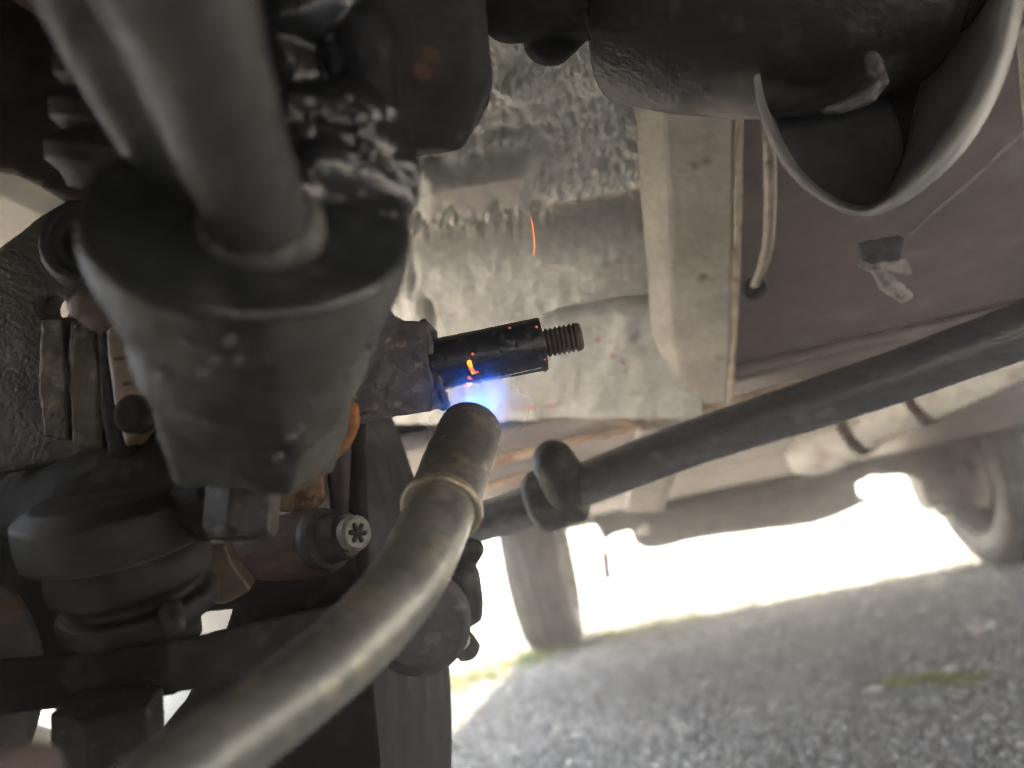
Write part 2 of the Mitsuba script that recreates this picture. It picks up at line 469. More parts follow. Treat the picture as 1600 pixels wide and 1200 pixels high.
rail = grid_mesh(ringdense(st, 120, 8))
rail.vertices += rail.vertex_normals * ((meshkit.fbm(rail.vertices * 50, 4, 2) - .5) * .0016)[:, None]
obj(B + '__chassis_rail', rail, 'm_coat', RAIL, f=30, seed=11, th=0.70, fine=0.25)
flm = grid_mesh(ringdense(fl, 120, 4))
flm.vertices += flm.vertex_normals * ((meshkit.fbm(flm.vertices * 160, 3, 2) - .5) * .0012)[:, None]
obj(B + '__chassis_rail__flange', flm, 'm_coat', ((0.42, 0.37, 0.29), (0.32, 0.26, 0.19), (0.2, 0.13, 0.08)), f=60, seed=12)
rear_rail = grid_mesh(ringdense([Q((995, 668, .95), (1000, 668, .93), (1060, 668, .93), (1062, 668, 1.0), (995, 668, 1.0)), Q((985, 740, 1.1), (990, 740, 1.08), (1050, 740, 1.08), (1056, 740, 1.15), (985, 740, 1.15)),
                                 Q((975, 800, 1.3), (980, 800, 1.28), (1030, 800, 1.28), (1036, 800, 1.35), (975, 800, 1.35))], 40, 6))
obj(B + '__chassis_rail', rear_rail, 'm_coat', RAIL, f=20, seed=13)

# seams and ribs of the floor beyond the bulkhead
RIB = ((0.38, 0.30, 0.22), (0.28, 0.2, 0.15), (0.2, 0.1, 0.08))
for (a, b, w, sd) in ((((655, 652, .82), (760, 643, .84), (900, 645, .86), (1010, 662, .88)), None, .007, 1), (((660, 745, 1.05), (760, 722, 1.03), (880, 690, 1.0), (1000, 664, .98)), None, .008, 2),
                      (((690, 778, 1.25), (800, 746, 1.22), (900, 722, 1.2), (1000, 700, 1.18)), None, .009, 3), (((1010, 650, .82), (1090, 640, .83), (1180, 620, .86), (1340, 580, .9)), None, .006, 4)):
    obj(B + '__floor_rib', tube(Q(*a), w, n=120, sides=16, amp=.002, freq=60, seed=sd), 'm_coat', RIB, f=40, seed=sd)

# brake pipe and rubber plug on the floor pan
obj(B + '__brake_pipe', tube(Q((1196, 120, .47), (1203, 260, .50), (1203, 330, .53), (1196, 400, .56), (1178, 446, .585)), (.0042, .0042, .0042, .0038, .0030), amp=.0003), 'm_paint', ((0.30, 0.26, 0.2), (0.22, 0.19, 0.15), (0.1, 0.08, 0.06)))
obj(B + '__grommet', lathe([(0, .0005), (0, .009), (.003, .010), (.004, .007), (.004, .0005)], P(1178, 448, .60), cd(.1, .5, -.8)), 'm_rubber', RUBBER)

# ================================================================== WHEELS
def tyre_profile(R, w, rim):
    h = w / 2
    return [(-h * .78, rim), (-h * .92, rim + .006), (-h * 1.0, rim + (R - rim) * .45), (-h * .95, R - .022), (-h * .80, R - .006), (-h * .55, R),
            (-h * .42, R), (-h * .40, R - .006), (-h * .36, R - .006), (-h * .34, R), (-h * .04, R + .001), (-h * .03, R - .006), (h * .03, R - .006), (h * .04, R + .001),
            (h * .34, R), (h * .36, R - .006), (h * .40, R - .006), (h * .42, R), (h * .55, R), (h * .80, R - .006), (h * .95, R - .022), (h * 1.0, rim + (R - rim) * .45),
            (h * .92, rim + .006), (h * .78, rim)]


def ringmesh(profile, a, axis, sides=96):
    """A closed profile revolved (a ring, no caps)."""
    X, Y, Z = axframe(axis)
    ang = np.arange(sides) * 2 * np.pi / sides
    p = np.array(profile)
    v = np.array([a + Z * t + r * (np.cos(ang)[:, None] * X + np.sin(ang)[:, None] * Y) for t, r in p])
    n, m = len(p), sides
    i, j = np.meshgrid(np.arange(n), np.arange(m), indexing='ij')
    A_, B_ = i * m + j, i * m + (j + 1) % m
    C_, D_ = ((i + 1) % n) * m + (j + 1) % m, ((i + 1) % n) * m + j
    f = np.concatenate([np.stack([A_, B_, C_], -1).reshape(-1, 3), np.stack([A_, C_, D_], -1).reshape(-1, 3)])
    return trimesh.Trimesh(v.reshape(-1, 3), f, process=False)


def densify(p, sub):
    out = []
    for k in range(len(p)):
        a, b = np.array(p[k]), np.array(p[(k + 1) % len(p)])
        n = max(1, int(np.linalg.norm(b - a) / sub))
        out += [tuple(a + (b - a) * i / n) for i in range(n)]
    return out


TYRE = ((0.022, 0.022, 0.023), (0.016, 0.016, 0.016), (0.035, 0.033, 0.031))
STEEL = ((0.05, 0.047, 0.044), (0.035, 0.032, 0.03), (0.09, 0.055, 0.04))


def rear_wheel(c, axis, label, seed):
    k = B + '__rear_wheel' if B + '__rear_wheel__tyre' not in scene else B + '__rear_wheel_001'
    tag(k, label)
    obj(k + '__tyre', ringmesh(densify(tyre_profile(.29, .175, .19), .006), c, axis, 128), 'm_rubber', TYRE, f=12, seed=seed)
    rim = [(-.07, .196), (-.075, .188), (-.06, .178), (-.02, .170), (.03, .165), (.06, .178), (.075, .188), (.07, .196), (.06, .186), (0, .178), (-.05, .186)]
    obj(k + '__rim', ringmesh(densify(rim, .006), c, axis), 'm_cast', STEEL, seed=seed)
    obj(k + '__wheel_disc', lathe([(-.035, .001), (-.035, .06), (-.05, .10), (-.03, .150), (-.02, .169), (-.016, .169), (-.026, .150), (-.045, .10), (-.03, .06), (-.03, .001)], c, axis, 64, .006), 'm_cast', STEEL, seed=seed)
    obj(k + '__brake_drum', lathe([(-.03, .001), (-.03, .105), (.035, .112), (.045, .118), (.05, .118), (.055, .10), (.055, .04), (.075, .035), (.075, .001)], c, axis, 64, .006, amp=.002, freq=30), 'm_cast', STEEL, seed=seed + 1)


rear_wheel(carpt(-.30, 2.525, .288) + 0 * CX, CX, 'left rear wheel of the car seen tread on, with weeds at its foot', 3)
rear_wheel(carpt(1.08, 2.50, .288), -CX, 'right rear wheel of the car showing its inner side at the right edge', 4)

# front wheel, turned out, seen from inside
WN = np.array([math.cos(math.radians(25)), -math.sin(math.radians(25)), 0])
WR = np.array([math.sin(math.radians(25)), math.cos(math.radians(25)), 0])
WC = np.array([-.042, .505, 0]) - .29 * WR - .085 * WN; WC[2] = .292
WC = WC - RT * .014
W = B + '__front_wheel'
tag(W, 'front wheel close beside the torch, its dark tyre standing upright behind the tube')
ftp = [(t + math.copysign(.0007, t) * math.sin((r - .19) * 420) * (abs(t) > .07) * (.20 < r < .275), r) for t, r in densify(tyre_profile(.29, .17, .19), .002)]
obj(W + '__tyre', ringmesh(ftp, WC, WN, 256), 'm_rubber', TYRE, f=18, seed=6)
ALLOY = ((0.62, 0.60, 0.54), (0.55, 0.52, 0.46), (0.40, 0.36, 0.30))
rimp = [(.074, .196), (.080, .190), (.070, .183), (.0, .176), (-.05, .172), (-.07, .180), (-.080, .190), (-.074, .196), (-.06, .188), (0, .182), (.06, .189)]
rimd = densify(rimp, .0025)
rimd = [(t, r + .0006 * math.sin(t * 2500)) for t, r in rimd]
obj(W + '__rim', ringmesh(rimd, WC, WN, 256), 'm_paint', ALLOY, f=14, seed=7, fine=.15)
obj(W + '__hub', lathe([(-.06, .001), (-.06, .040), (-.05, .045), (-.03, .042), (-.03, .001)], WC, WN, 64, .004), 'm_cast', ALLOY)
X_, Y_, Z_ = axframe(WN)
for k in range(7):
    a = 2 * math.pi * (k + .8) / 7
    e = X_ * math.cos(a) + Y_ * math.sin(a); f_ = np.cross(WN, e)
    sp = Manifold.batch_hull([ball(WC + e * .05 - WN * .055 + f_ * s * .018, .007) for s in (-1, 1)] + [ball(WC + e * .178 - WN * .062 + f_ * s * .012, .006) for s in (-1, 1)])
    obj(W + '__spoke', dense(sp, .006), 'm_paint', ALLOY, f=14, seed=7)


# ================================================================== STEERING KNUCKLE AND STRUT, CLOSE TO THE LENS
A0, B0 = P(398, 330, .175), P(400, 690, .232)
ax = B0 - A0; L = np.linalg.norm(ax); ax /= L
K = 'steering_knuckle'
tag(K, 'large dark grey cast steering knuckle with a rounded collar in the middle left', 'steering knuckle')
prof = [(.001, .002), (.001, .0350), (.0018, .0362), (.006, .0363), (.011, .0360), (.016, .0345), (.020, .0335), (.026, .0322), (.029, .0300), (.033, .0292), (.037, .0300), (.041, .0308), (.048, .0296), (.058, .0262), (L - .012, .0195), (L - .006, .015), (L - .004, .010), (L - .004, .001)]
kb = man(lathe(prof, A0, ax, 64, .004))
fd = ax * .03
foot = Manifold.batch_hull([ball(P(x, y, d) + o, r) for x, y, d, r in ((262, 680, .197, .0022), (286, 742, .204, .003), (446, 758, .205, .0022), (472, 690, .198, .0022), (250, 560, .182, .004), (474, 560, .183, .0025)) for o in (0, FW * .045)])
kb = kb + foot
for (x, y, d, r) in ((300, 470, .19, .006), (560, 540, .215, .005), (520, 620, .212, .004), (250, 520, .205, .006)):
    kb = kb + ball(P(x, y, d), r)
knm = dense(kb, .0012, 3, .0014, 48, 4)
knm.vertices += knm.vertex_normals * ((meshkit.fbm(knm.vertices * 170, 3, 6) - .5) * .0009)[:, None]


def knuckle_col(v, c):
    w = sm(.52, .62, meshkit.fbm(v * [60, 60, 25] + 5, 4, 8))[:, None]
    c = c * (1 - w * .6) + np.array([0.034, 0.034, 0.032]) * w * .5
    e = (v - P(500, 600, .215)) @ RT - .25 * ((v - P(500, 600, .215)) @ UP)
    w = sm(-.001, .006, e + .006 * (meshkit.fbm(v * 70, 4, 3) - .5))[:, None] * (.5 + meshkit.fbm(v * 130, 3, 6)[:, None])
    c = c * (1 - w) + np.array([0.062, 0.06, 0.055]) * w  # right flank painted lighter, as if lit from the right
    q = np.linalg.norm((v - P(372, 650, .197)) * 1.0, axis=1) + .006 * (meshkit.fbm(v * 110, 3, 1) - .5)
    w = sm(.0175, .0145, q)[:, None]
    return c * (1 - w) + np.array([0.016, 0.017, 0.017]) * w


obj(K + '__casting', knm, 'm_cast', CAST, f=34, seed=4, cfn=knuckle_col)
fdm = lathe([(.0008, .001), (-.0004, .001), (-.0006, .028), (-.0004, .0345), (.0004, .0355), (.0012, .0355)], A0, ax, 96, .0012, .0009, 70, 6)
obj(K + '__drum_face', fdm, 'm_gloss', ((0.024, 0.0265, 0.026), (0.017, 0.019, 0.0185), (0.042, 0.042, 0.039)), f=40, seed=5)
tag(K + '__drum_face', 'flat round greasy dark face')
gl = []
rgk = np.random.default_rng(9)
for (x0_, x1_, y0_, y1_, n_) in ((520, 590, 500, 620, 10), (430, 490, 620, 720, 7), (300, 600, 400, 480, 14), (250, 470, 520, 600, 8)):
    for _ in range(n_):
        x_, y_ = rgk.uniform(x0_, x1_), rgk.uniform(y0_, y1_)
        r_ = P(x_, y_, 1) - O
        hits = trimesh.ray.ray_triangle.RayMeshIntersector(knm).intersects_location([O], [r_], multiple_hits=True)[0]
        if len(hits):
            h_ = hits[np.argmin(np.linalg.norm(hits - O, axis=1))]
            gl.append(ball(h_, rgk.uniform(.0006, .0019), 10))
obj(K + '__grime', dense(Manifold.batch_boolean(gl, m3.OpType.Add), .0007, 2, .0006, 400, 3), 'm_gloss', ((0.03, 0.03, 0.028), (0.055, 0.054, 0.05)), f=120)
labels[K + '__grime'] = {'label': 'small greasy lumps of grime', 'kind': 'stuff'}
# welded seam running round under the collar
ang = np.linspace(-.6, 2.6, 90)
X_, Y_, Z_ = axframe(ax)
hb = hexbolt(P(384, 738, .262), cd(0, 1, -.26), .0215, .0225, .35, .0008)
obj(K + '__hex_bolt', hb, 'm_cast', ((0.030, 0.024, 0.023), (0.021, 0.018, 0.017), (0.05, 0.044, 0.039)), f=60)
tag(K + '__hex_bolt', 'worn hexagonal bolt head under the casting')

S = 'strut_tube'
tag(S, 'thick greasy grey tube running down from the top edge into the knuckle collar', 'tube')
st_m = tube(Q((225, -120, .105), (280, 0, .115), (335, 150, .135), (385, 290, .157), (412, 372, .172)), (.0110, .0108, .0106, .0106, .0108), n=160, sides=64, amp=.0007, freq=120, seed=3)
obj(S + '__tube', st_m, 'm_cast', ((0.055, 0.054, 0.052), (0.022, 0.023, 0.024), (0.10, 0.094, 0.085)), f=50, seed=9)
obj(S + '__weld_collar', lathe([(-.003, .001), (-.003, .0125), (.0, .0138), (.004, .0138), (.007, .012), (.007, .001)], P(404, 350, .168), P(412, 372, .172) - P(385, 290, .157), 48, .001, .0012, 200, 3), 'm_cast', ((0.10, 0.10, 0.085), (0.06, 0.06, 0.055), (0.16, 0.155, 0.12)), f=120)
S = 'side_tube'
tag(S, 'thinner grey tube beside the thick strut tube at the top left', 'tube')
obj(S, tube(Q((75, -120, .135), (125, 0, .15), (190, 130, .165), (255, 240, .178), (300, 320, .19)), .0078, n=100, sides=40, amp=.0004, freq=90), 'm_cast', ((0.07, 0.073, 0.074), (0.045, 0.047, 0.048), (0.09, 0.09, 0.087)), f=30)

# greasy linkage right of the strut tube
G_ = 'greasy_linkage'
tag(G_, 'black grease coated linkage lump beside the strut tube', 'linkage')
gm = hull((P(445, 40, .20), .012), (P(520, 20, .20), .012)) + hull((P(440, 60, .2), .010), (P(470, 130, .2), .009)) + hull((P(470, 190, .192), .010), (P(545, 185, .194), .0105)) + hull((P(480, 230, .19), .009), (P(560, 230, .195), .010)) \
    + hull((P(500, 270, .19), .011), (P(590, 300, .20), .0105)) + hull((P(560, 60, .2), .010), (P(575, 180, .198), .009)) + hull((P(575, 190, .198), .008), (P(605, 270, .2), .009)) + hull((P(450, 300, .185), .009), (P(600, 330, .2), .007))
obj(G_ + '__casting', dense(gm, .0013, 9, .0008, 90, 5), 'm_wet', ((0.008, 0.0085, 0.009), (0.013, 0.013, 0.0125), (0.03, 0.029, 0.024)), f=90, seed=2, th=.66)
blk = prism([(448, 150, .182), (480, 142, .180), (560, 150, .182), (582, 168, .184), (590, 250, .186), (560, 268, .184), (480, 262, .180), (455, 240, .180)], .012, edge=.001, smooth=5, amp=.0012, freq=150, holes=[[(490, 176, .180), (552, 178, .182), (556, 232, .183), (494, 236, .180)]])
obj(G_ + '__block', blk, 'm_wet', ((0.009, 0.0095, 0.0098), (0.014, 0.014, 0.013), (0.035, 0.034, 0.026)), f=110, th=.64)
rg = np.random.default_rng(4)
drops = [ball(P(x, y, d), r, 12) for x, y, d, r in [(470, 165, .182, .0016), (440, 145, .185, .0012), (545, 155, .184, .0012), (595, 240, .19, .0012), (505, 268, .176, .0012), (490, 368, .17, .0013)] + [(rg.uniform(440, 620), rg.uniform(140, 350), rg.uniform(.178, .19), rg.uniform(.0005, .001)) for _ in range(26)]]
obj(G_ + '__grease_bead', dense(Manifold.batch_boolean(drops, m3.OpType.Add), .0006), 'm_gloss', ((0.16, 0.16, 0.13), (0.10, 0.10, 0.09)), kind_='x') if False else obj(G_ + '__grease_bead', dense(Manifold.batch_boolean(drops, m3.OpType.Add), .0006), 'm_gloss', ((0.16, 0.16, 0.13), (0.10, 0.10, 0.09)))
labels[G_ + '__grease_bead'] = {'label': 'small pale beads of grease', 'kind': 'stuff'}

# black casting hanging above the bulkhead
H_ = 'engine_mount'
tag(H_, 'dull black engine mount casting with two rust spots hanging over the bulkhead', 'engine mount')
hm = Manifold.batch_hull([ball(P(x, y, d), r) for x, y, d, r in ((590, -60, .27, .014), (700, -60, .27, .012), (610, 120, .27, .010), (728, 120, .27, .0095), (625, 190, .275, .010), (705, 205, .278, .007), (640, 205, .30, .01), (735, 150, .31, .008), (700, -60, .34, .012), (590, -60, .34, .012), (730, 120, .33, .009))])
hm = hm + hull((P(610, 120, .268), .0095), (P(640, 200, .274), .0085), (P(700, 200, .276), .0065))
def mount_col(v, c):
    w = np.zeros(len(v))
    for x, y, r in ((676, 84, .0032), (661, 111, .0030)):
        dq = np.linalg.norm(np.cross(v - O, (P(x, y, 1) - O) / np.linalg.norm(P(x, y, 1) - O)), axis=1)
        w = np.maximum(w, sm(1.2, .6, (dq + .003 * (meshkit.fbm(v * 400, 2, 3) - .5)) / r))
    w = w[:, None]
    return c * (1 - w) + np.array([0.10, 0.055, 0.038]) * w
obj(H_, dense(hm, .0014, 8, .0012, 80, 6), 'm_dull', ((0.035, 0.036, 0.035), (0.022, 0.022, 0.022), (0.06, 0.06, 0.056)), f=40, cfn=mount_col)

# gearbox above, with its round housing
H_ = 'gearbox_casing'
tag(H_, 'black gearbox casing filling the top edge above the bulkhead', 'gearbox')
gx = hull((P(780, -140, .30), .03), (P(1000, -150, .30), .03), (P(1000, -20, .33), .02), (P(790, 20, .33), .012)) + hull((P(860, 60, .34), .012), (P(880, 20, .34), .014), (P(930, -20, .34), .012)) + hull((P(985, 90, .31), .009), (P(960, 20, .32), .012)) \
    + hull((P(1000, -140, .28), .03), (P(1400, -150, .28), .04), (P(1420, -40, .29), .03), (P(1000, -20, .30), .018))
obj(H_ + '__casing', dense(gx, .0022, 8, .0016, 60, 2), 'm_dull', BLACK, f=30)
H2 = 'cross_tube'
tag(H2, 'broad dark horizontal drum along the top edge with a worn right end', 'cross tube')
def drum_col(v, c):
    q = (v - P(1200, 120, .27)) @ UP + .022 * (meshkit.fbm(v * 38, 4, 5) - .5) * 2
    w = sm(.004, -.010, q)[:, None]  # lit underside painted into the colour, upper side left black
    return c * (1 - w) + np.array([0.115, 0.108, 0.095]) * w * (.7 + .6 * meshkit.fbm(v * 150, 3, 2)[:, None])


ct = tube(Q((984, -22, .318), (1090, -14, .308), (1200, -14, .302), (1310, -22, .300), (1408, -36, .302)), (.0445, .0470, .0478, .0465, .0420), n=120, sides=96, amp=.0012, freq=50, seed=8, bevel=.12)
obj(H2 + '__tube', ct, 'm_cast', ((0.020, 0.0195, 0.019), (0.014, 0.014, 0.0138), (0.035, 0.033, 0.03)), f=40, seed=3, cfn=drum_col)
fb = hull((P(1362, 92, .263), .002), (P(1372, 126, .263), .0032)) + hull((P(1372, 126, .263), .0032), (P(1350, 154, .263), .0032)) + hull((P(1350, 154, .263), .0032), (P(1290, 172, .266), .0015))
obj(H2 + '__flange', dense(fb, .0008, 4, .0018, 240, 3), 'm_cast', ((0.10, 0.092, 0.09), (0.07, 0.064, 0.062), (0.15, 0.135, 0.13)), f=150)

# open cup of the exhaust bracket at the top right
H_ = 'bracket_hoop'
tag(H_, 'smooth grey cup shaped hoop with a bright lower rim at the top right', 'bracket')
fo = np.array([(1176, 120), (1186, 180), (1202, 222), (1232, 270), (1270, 305), (1310, 328), (1345, 338), (1385, 331), (1430, 306), (1480, 266), (1530, 205), (1568, 130), (1592, 50), (1606, -40), (1612, -120)], float)
fi = np.array([(1180, 119), (1189, 178), (1206, 220), (1236, 266), (1274, 300), (1312, 322), (1346, 330), (1380, 314), (1416, 282), (1455, 238), (1498, 178), (1534, 108), (1556, 40), (1570, -40), (1576, -120)], float)
fb_ = np.array([(1204, 100), (1208, 160), (1222, 210), (1246, 254), (1280, 290), (1318, 313), (1350, 320), (1376, 308), (1398, 276), (1412, 240), (1420, 208), (1436, 140), (1458, 60), (1476, -40), (1486, -120)], float)
ring = [spline(Q(*[(x, y, .262) for x, y in fo]), 130), spline(Q(*[(x, y, .258) for x, y in (fo + fi) / 2]), 130), spline(Q(*[(x, y, .262) for x, y in fi]), 130)]
for q in np.linspace(.15, 1, 9):
    ring.append(spline(Q(*[(a + (b - a) * q, c + (e - c) * q, .262 + .06 * q) for (a, c), (b, e) in zip(fi, fb_)]), 130))
for q in np.linspace(1, .1, 6):
    ring.append(spline(Q(*[(a + (b - a) * q, c + (e - c) * q, .265 + .062 * q) for (a, c), (b, e) in zip(fo, fb_ + (fo - fb_) * .12)]), 130))
hp = grid_mesh(np.array(ring).transpose(1, 0, 2))
obj(H_ + '__hoop', hp, 'm_satin', ((0.22, 0.22, 0.205), (0.18, 0.18, 0.17), (0.28, 0.27, 0.245)), f=20, fine=.15)
bk = prism([(1196, 60, .318), (1200, 160, .318), (1214, 214, .318), (1238, 262, .318), (1274, 300, .318), (1318, 322, .318), (1352, 326, .318), (1380, 312, .318), (1402, 280, .318), (1414, 236, .318), (1412, 205, .318), (1395, 160, .318), (1375, 128, .318), (1345, 60, .318)], .006, edge=.003, smooth=3, amp=.0006)
obj(H_ + '__inner_backing', prism([(1215, -120, .328), (1600, -120, .328), (1500, 60, .328), (1450, 200, .328), (1398, 280, .328), (1345, 312, .328), (1288, 288, .328), (1240, 232, .328), (1215, 150, .328)], .004, edge=.006, smooth=0), 'm_dull', BLACK)
obj(H_ + '__back_plate', bk, 'm_dull', ((0.055, 0.058, 0.058), (0.04, 0.042, 0.043), (0.08, 0.08, 0.075)), f=20)

# cable and flaking underseal on the floor pan
tag('loose_cable', 'thin grey cable stretched across the floor pan to a dark opening', 'cable')
obj('loose_cable', tube(Q((1405, 382, .505), (1450, 340, .49), (1500, 298, .472), (1552, 250, .455), (1600, 205, .44), (1660, 150, .43)), .0011, n=120, sides=12, amp=.0002, freq=300), 'm_coat', ((0.26, 0.24, 0.22), (0.18, 0.17, 0.155)), f=80)
tag('side_bracket', 'pale brown bracket strip at the right edge behind the hoop', 'bracket')
obj('side_bracket', prism([(1588, 40, .42), (1640, 30, .40), (1660, 200, .40), (1600, 225, .42), (1592, 150, .42)], .006, edge=.004), 'm_coat', RAIL)
tag('flaking_patch', 'torn dark patch with pale flaking underseal hanging from the floor pan', 'flake')
fk = hull((P(1345, 385, .50), .0025), (P(1405, 376, .50), .003), (P(1400, 400, .503), .003), (P(1355, 408, .503), .002))
obj('flaking_patch__dark_opening', dense(fk, .001, 4, .0012, 200, 3), 'm_dull', ((0.07, 0.075, 0.078), (0.05, 0.052, 0.055)))
fk = hull((P(1345, 412, .503), .002), (P(1372, 425, .50), .003)) + hull((P(1372, 425, .50), .003), (P(1385, 445, .503), .005), (P(1410, 466, .506), .003), (P(1420, 460, .506), .003)) + hull((P(1372, 418, .50), .003), (P(1420, 425, .505), .002), (P(1412, 408, .505), .0015))
obj('flaking_patch__flake', dense(fk, .001, 3, .0015, 260, 5), 'm_coat', ((0.27, 0.26, 0.235), (0.2, 0.19, 0.175), (0.15, 0.13, 0.115)), f=80)

# ================================================================== THE ARM WITH THE HEATED SLEEVE
K = 'sleeve_arm'
tag(K, 'dark rust brown cast ear with a flange that holds the heated black sleeve', 'arm')
ear = prism([(540, 470, .322), (590, 440, .322), (601, 458, .325), (606, 478, .326), (616, 492, .327), (632, 500, .328), (655, 502, .329), (668, 508, .331), (668, 545, .331), (672, 580, .331), (682, 606, .331), (694, 622, .332), (696, 638, .332), (660, 644, .33), (600, 655, .326), (545, 668, .32), (520, 660, .32)], .022, edge=.0011, smooth=6, amp=.0011, freq=150, seed=6)
obj(K + '__ear', ear, 'm_cast', ((0.088, 0.076, 0.068), (0.06, 0.053, 0.048), (0.16, 0.13, 0.09)), f=90, seed=5, th=.6)
SA, SB = P(668, 573, .342), P(849, 537, .342)
sx = (SB - SA) / np.linalg.norm(SB - SA)
lip = hull((P(662, 506, .333), .0022), (P(676, 522, .338), .0022)) + hull((P(676, 522, .338), .0022), (P(672, 575, .348), .002)) + hull((P(664, 512, .333), .002), (P(670, 575, .333), .002), (P(690, 618, .333), .002)) + hull((P(690, 618, .333), .0025), (P(694, 633, .336), .0028), (P(692, 630, .35), .002))
obj(K + '__flange', dense(lip, .0008, 4, .0006, 300, 3), 'm_cast', ((0.075, 0.065, 0.056), (0.05, 0.045, 0.04), (0.13, 0.10, 0.06)), f=150)
wrt = Manifold.batch_boolean([hull((P(580, 588, .3255), .0014), (P(588, 604, .3255), .0016)), hull((P(556, 652, .319), .001), (P(572, 648, .32), .0014), (P(564, 656, .319), .001))], m3.OpType.Add)
obj(K + '__scar', dense(wrt, .0006, 3, .0006, 500, 2), 'm_cast', ((0.09, 0.07, 0.055), (0.06, 0.05, 0.04)), f=200)

K = 'bush_sleeve'
tag(K, 'blackened round sleeve glowing orange in spots where the flame heats it', 'sleeve')
Ls = np.linalg.norm(SB - SA)
sl = lathe([(0, .001), (0, .0108), (.0005, .0113), (.0028, .0117), (Ls * .5, .0117), (Ls - .001, .0119), (Ls, .0117), (Ls, .0114), (Ls - .0004, .0108), (Ls - .0006, .001)], SA, sx, 128, .0006, .00016, 200, 4)
rough = meshkit.fbm(sl.vertices * [420, 420, 420], 4, 12)
sl.vertices = sl.vertices - sl.vertex_normals * (sm(.62, .72, rough) * .00025)[:, None]
obj(K + '__sleeve', sl, 'm_satin', ((0.026, 0.027, 0.030), (0.018, 0.019, 0.021), (0.045, 0.044, 0.045)), f=120, seed=6)
# the outline of a worn ring at the open end
obj(K + '__end_burr', dense(Manifold.batch_boolean([hull((SB + sx * .0003 + sx * 0 + cd(.05, 1, -.3) * .0112, .0007), (SB + sx * .0008 + cd(.0, 1, -.1) * .0118, .0009)), hull((SB + cd(.1, .7, -.7) * .0114, .0006), (SB + cd(0, .2, -1) * .0115, .0005))], m3.OpType.Add), .0004, 2, .0003, 700, 2), 'm_gloss', BLACK)
tp = []
TL = .0174; t = 0.0
tp = [(-.001, .001), (-.001, .0056), (.0006, .0056)]
t = .0012
while t < TL - .0035:
    tp += [(t, .0054), (t + .0007, .0065), (t + .0011, .0065), (t + .0018, .0054)]
    t += .0021
tp += [(TL - .0032, .0063), (TL - .001, .0062), (TL, .0053), (TL, .001)]
th_m = lathe(tp, SB, sx, 72, .0003, .00018, 500, 3)
obj(K + '__threaded_end', th_m, 'm_cast', ((0.085, 0.06, 0.05), (0.06, 0.045, 0.04), (0.11, 0.10, 0.095)), f=160)
tag(K + '__threaded_end', 'rusty brown threaded end')

def emit(c):
    return {'type': 'area', 'radiance': {'type': 'rgb', 'value': c}}
EM = 2.0 ** -exposure


def on_sleeve(x, y, off=.0):
    """The point of the sleeve's surface seen at the photograph's (x, y)."""
    r = P(x, y, 1) - O; r /= np.linalg.norm(r)
    w = O - SA
    rp, wp = r - sx * (r @ sx), w - sx * (w @ sx)
    a, b, c = rp @ rp, 2 * rp @ wp, wp @ wp - (.0117 + off) ** 2
    q = b * b - 4 * a * c
    return O + r * ((-b - math.sqrt(max(q, 0))) / (2 * a))


LW = [on_sleeve(x, y, .0) for x, y in ((690, 606.5), (730, 599), (775, 590), (815, 581), (846, 574))]
obj(K + '__sky_glint', tube(LW, .00035, n=60, sides=10, amp=.0002, freq=700), 'm_bright', ((0.75, 0.74, 0.72), (0.5, 0.5, 0.5)), f=300)  # bright strip standing in for sky reflected along the sleeve
embers = [((733, 566), (736, 575), .0008, (3.2, .75, .05)), ((736, 575), (741, 583), .0007, (2.4, .28, .02)), ((737, 576), (739, 584), .0005, (3.5, 1.1, .08)), ((741, 583), (747, 582), .0003, (1.6, .2, .04)),
          ((732, 590), (735, 592), .0006, (.9, .12, .14)), ((738, 553), (739, 553), .0005, (.9, .12, .08)), ((796, 513), (797, 513), .0004, (.7, .12, .08)), ((838, 511), (839, 512), .0005, (.7, .12, .08)), ((851, 561), (852, 561), .0004, (.7, .12, .06)),
          ((733, 600), (735, 600), .0008, (4, 1.8, .25)), ((726, 602.5), (740, 600.5), .0004, (1.8, .25, .04))]
for a, b, r, c in embers:
    m = dense(hull((on_sleeve(*a), r * 1.35), (on_sleeve(*b), r)), .0004, 0, .0004, 900, 3)
    obj(K + '__ember', m, 'm_dull', RUST, emitter=emit([q * EM * 1.0 for q in c]))

# ================================================================== TORCH TUBE AND FLAME
K = 'torch_tube'
tag(K, 'bent tarnished metal torch tube with a collar, its mouth under the sleeve', 'torch')
BRASS = ((0.27, 0.263, 0.236), (0.19, 0.186, 0.168), (0.31, 0.287, 0.23))
tpts = Q((120, 1340, .128), (280, 1215, .150), (430, 1105, .172), (545, 1010, .196), (630, 915, .222), (676, 828, .250), (692, 790, .265))
obj(K + '__pipe', tube(tpts, (.0084, .0088, .0093, .0101, .0109, .0116, .0119), n=220, sides=72, amp=.00022, freq=110, seed=2), 'm_metal', BRASS, f=45, seed=4, fine=.2)
npts = Q((688, 800, .262), (708, 742, .282), (728, 688, .302), (736, 668, .310))
obj(K + '__nozzle', tube(npts, (.0128, .0130, .0128, .0122), n=120, sides=72, bevel=.05, amp=.00018, freq=130, seed=5, hollow=.015), 'm_metal', ((0.20, 0.187, 0.165), (0.13, 0.12, 0.108), (0.26, 0.23, 0.175)), f=60, seed=8, fine=.25)
cax = P(708, 742, .282) - P(688, 800, .262)
obj(K + '__collar', lathe([(-.0015, .0118), (-.0018, .0134), (-.001, .0143), (.0012, .0143), (.002, .0134), (.0022, .0125), (.0022, .0118)], P(690, 795, .2635), cax, 72, .0005, .0002, 300), 'm_metal', ((0.40, 0.34, 0.25), (0.3, 0.25, 0.18), (0.45, 0.4, 0.3)), f=90)

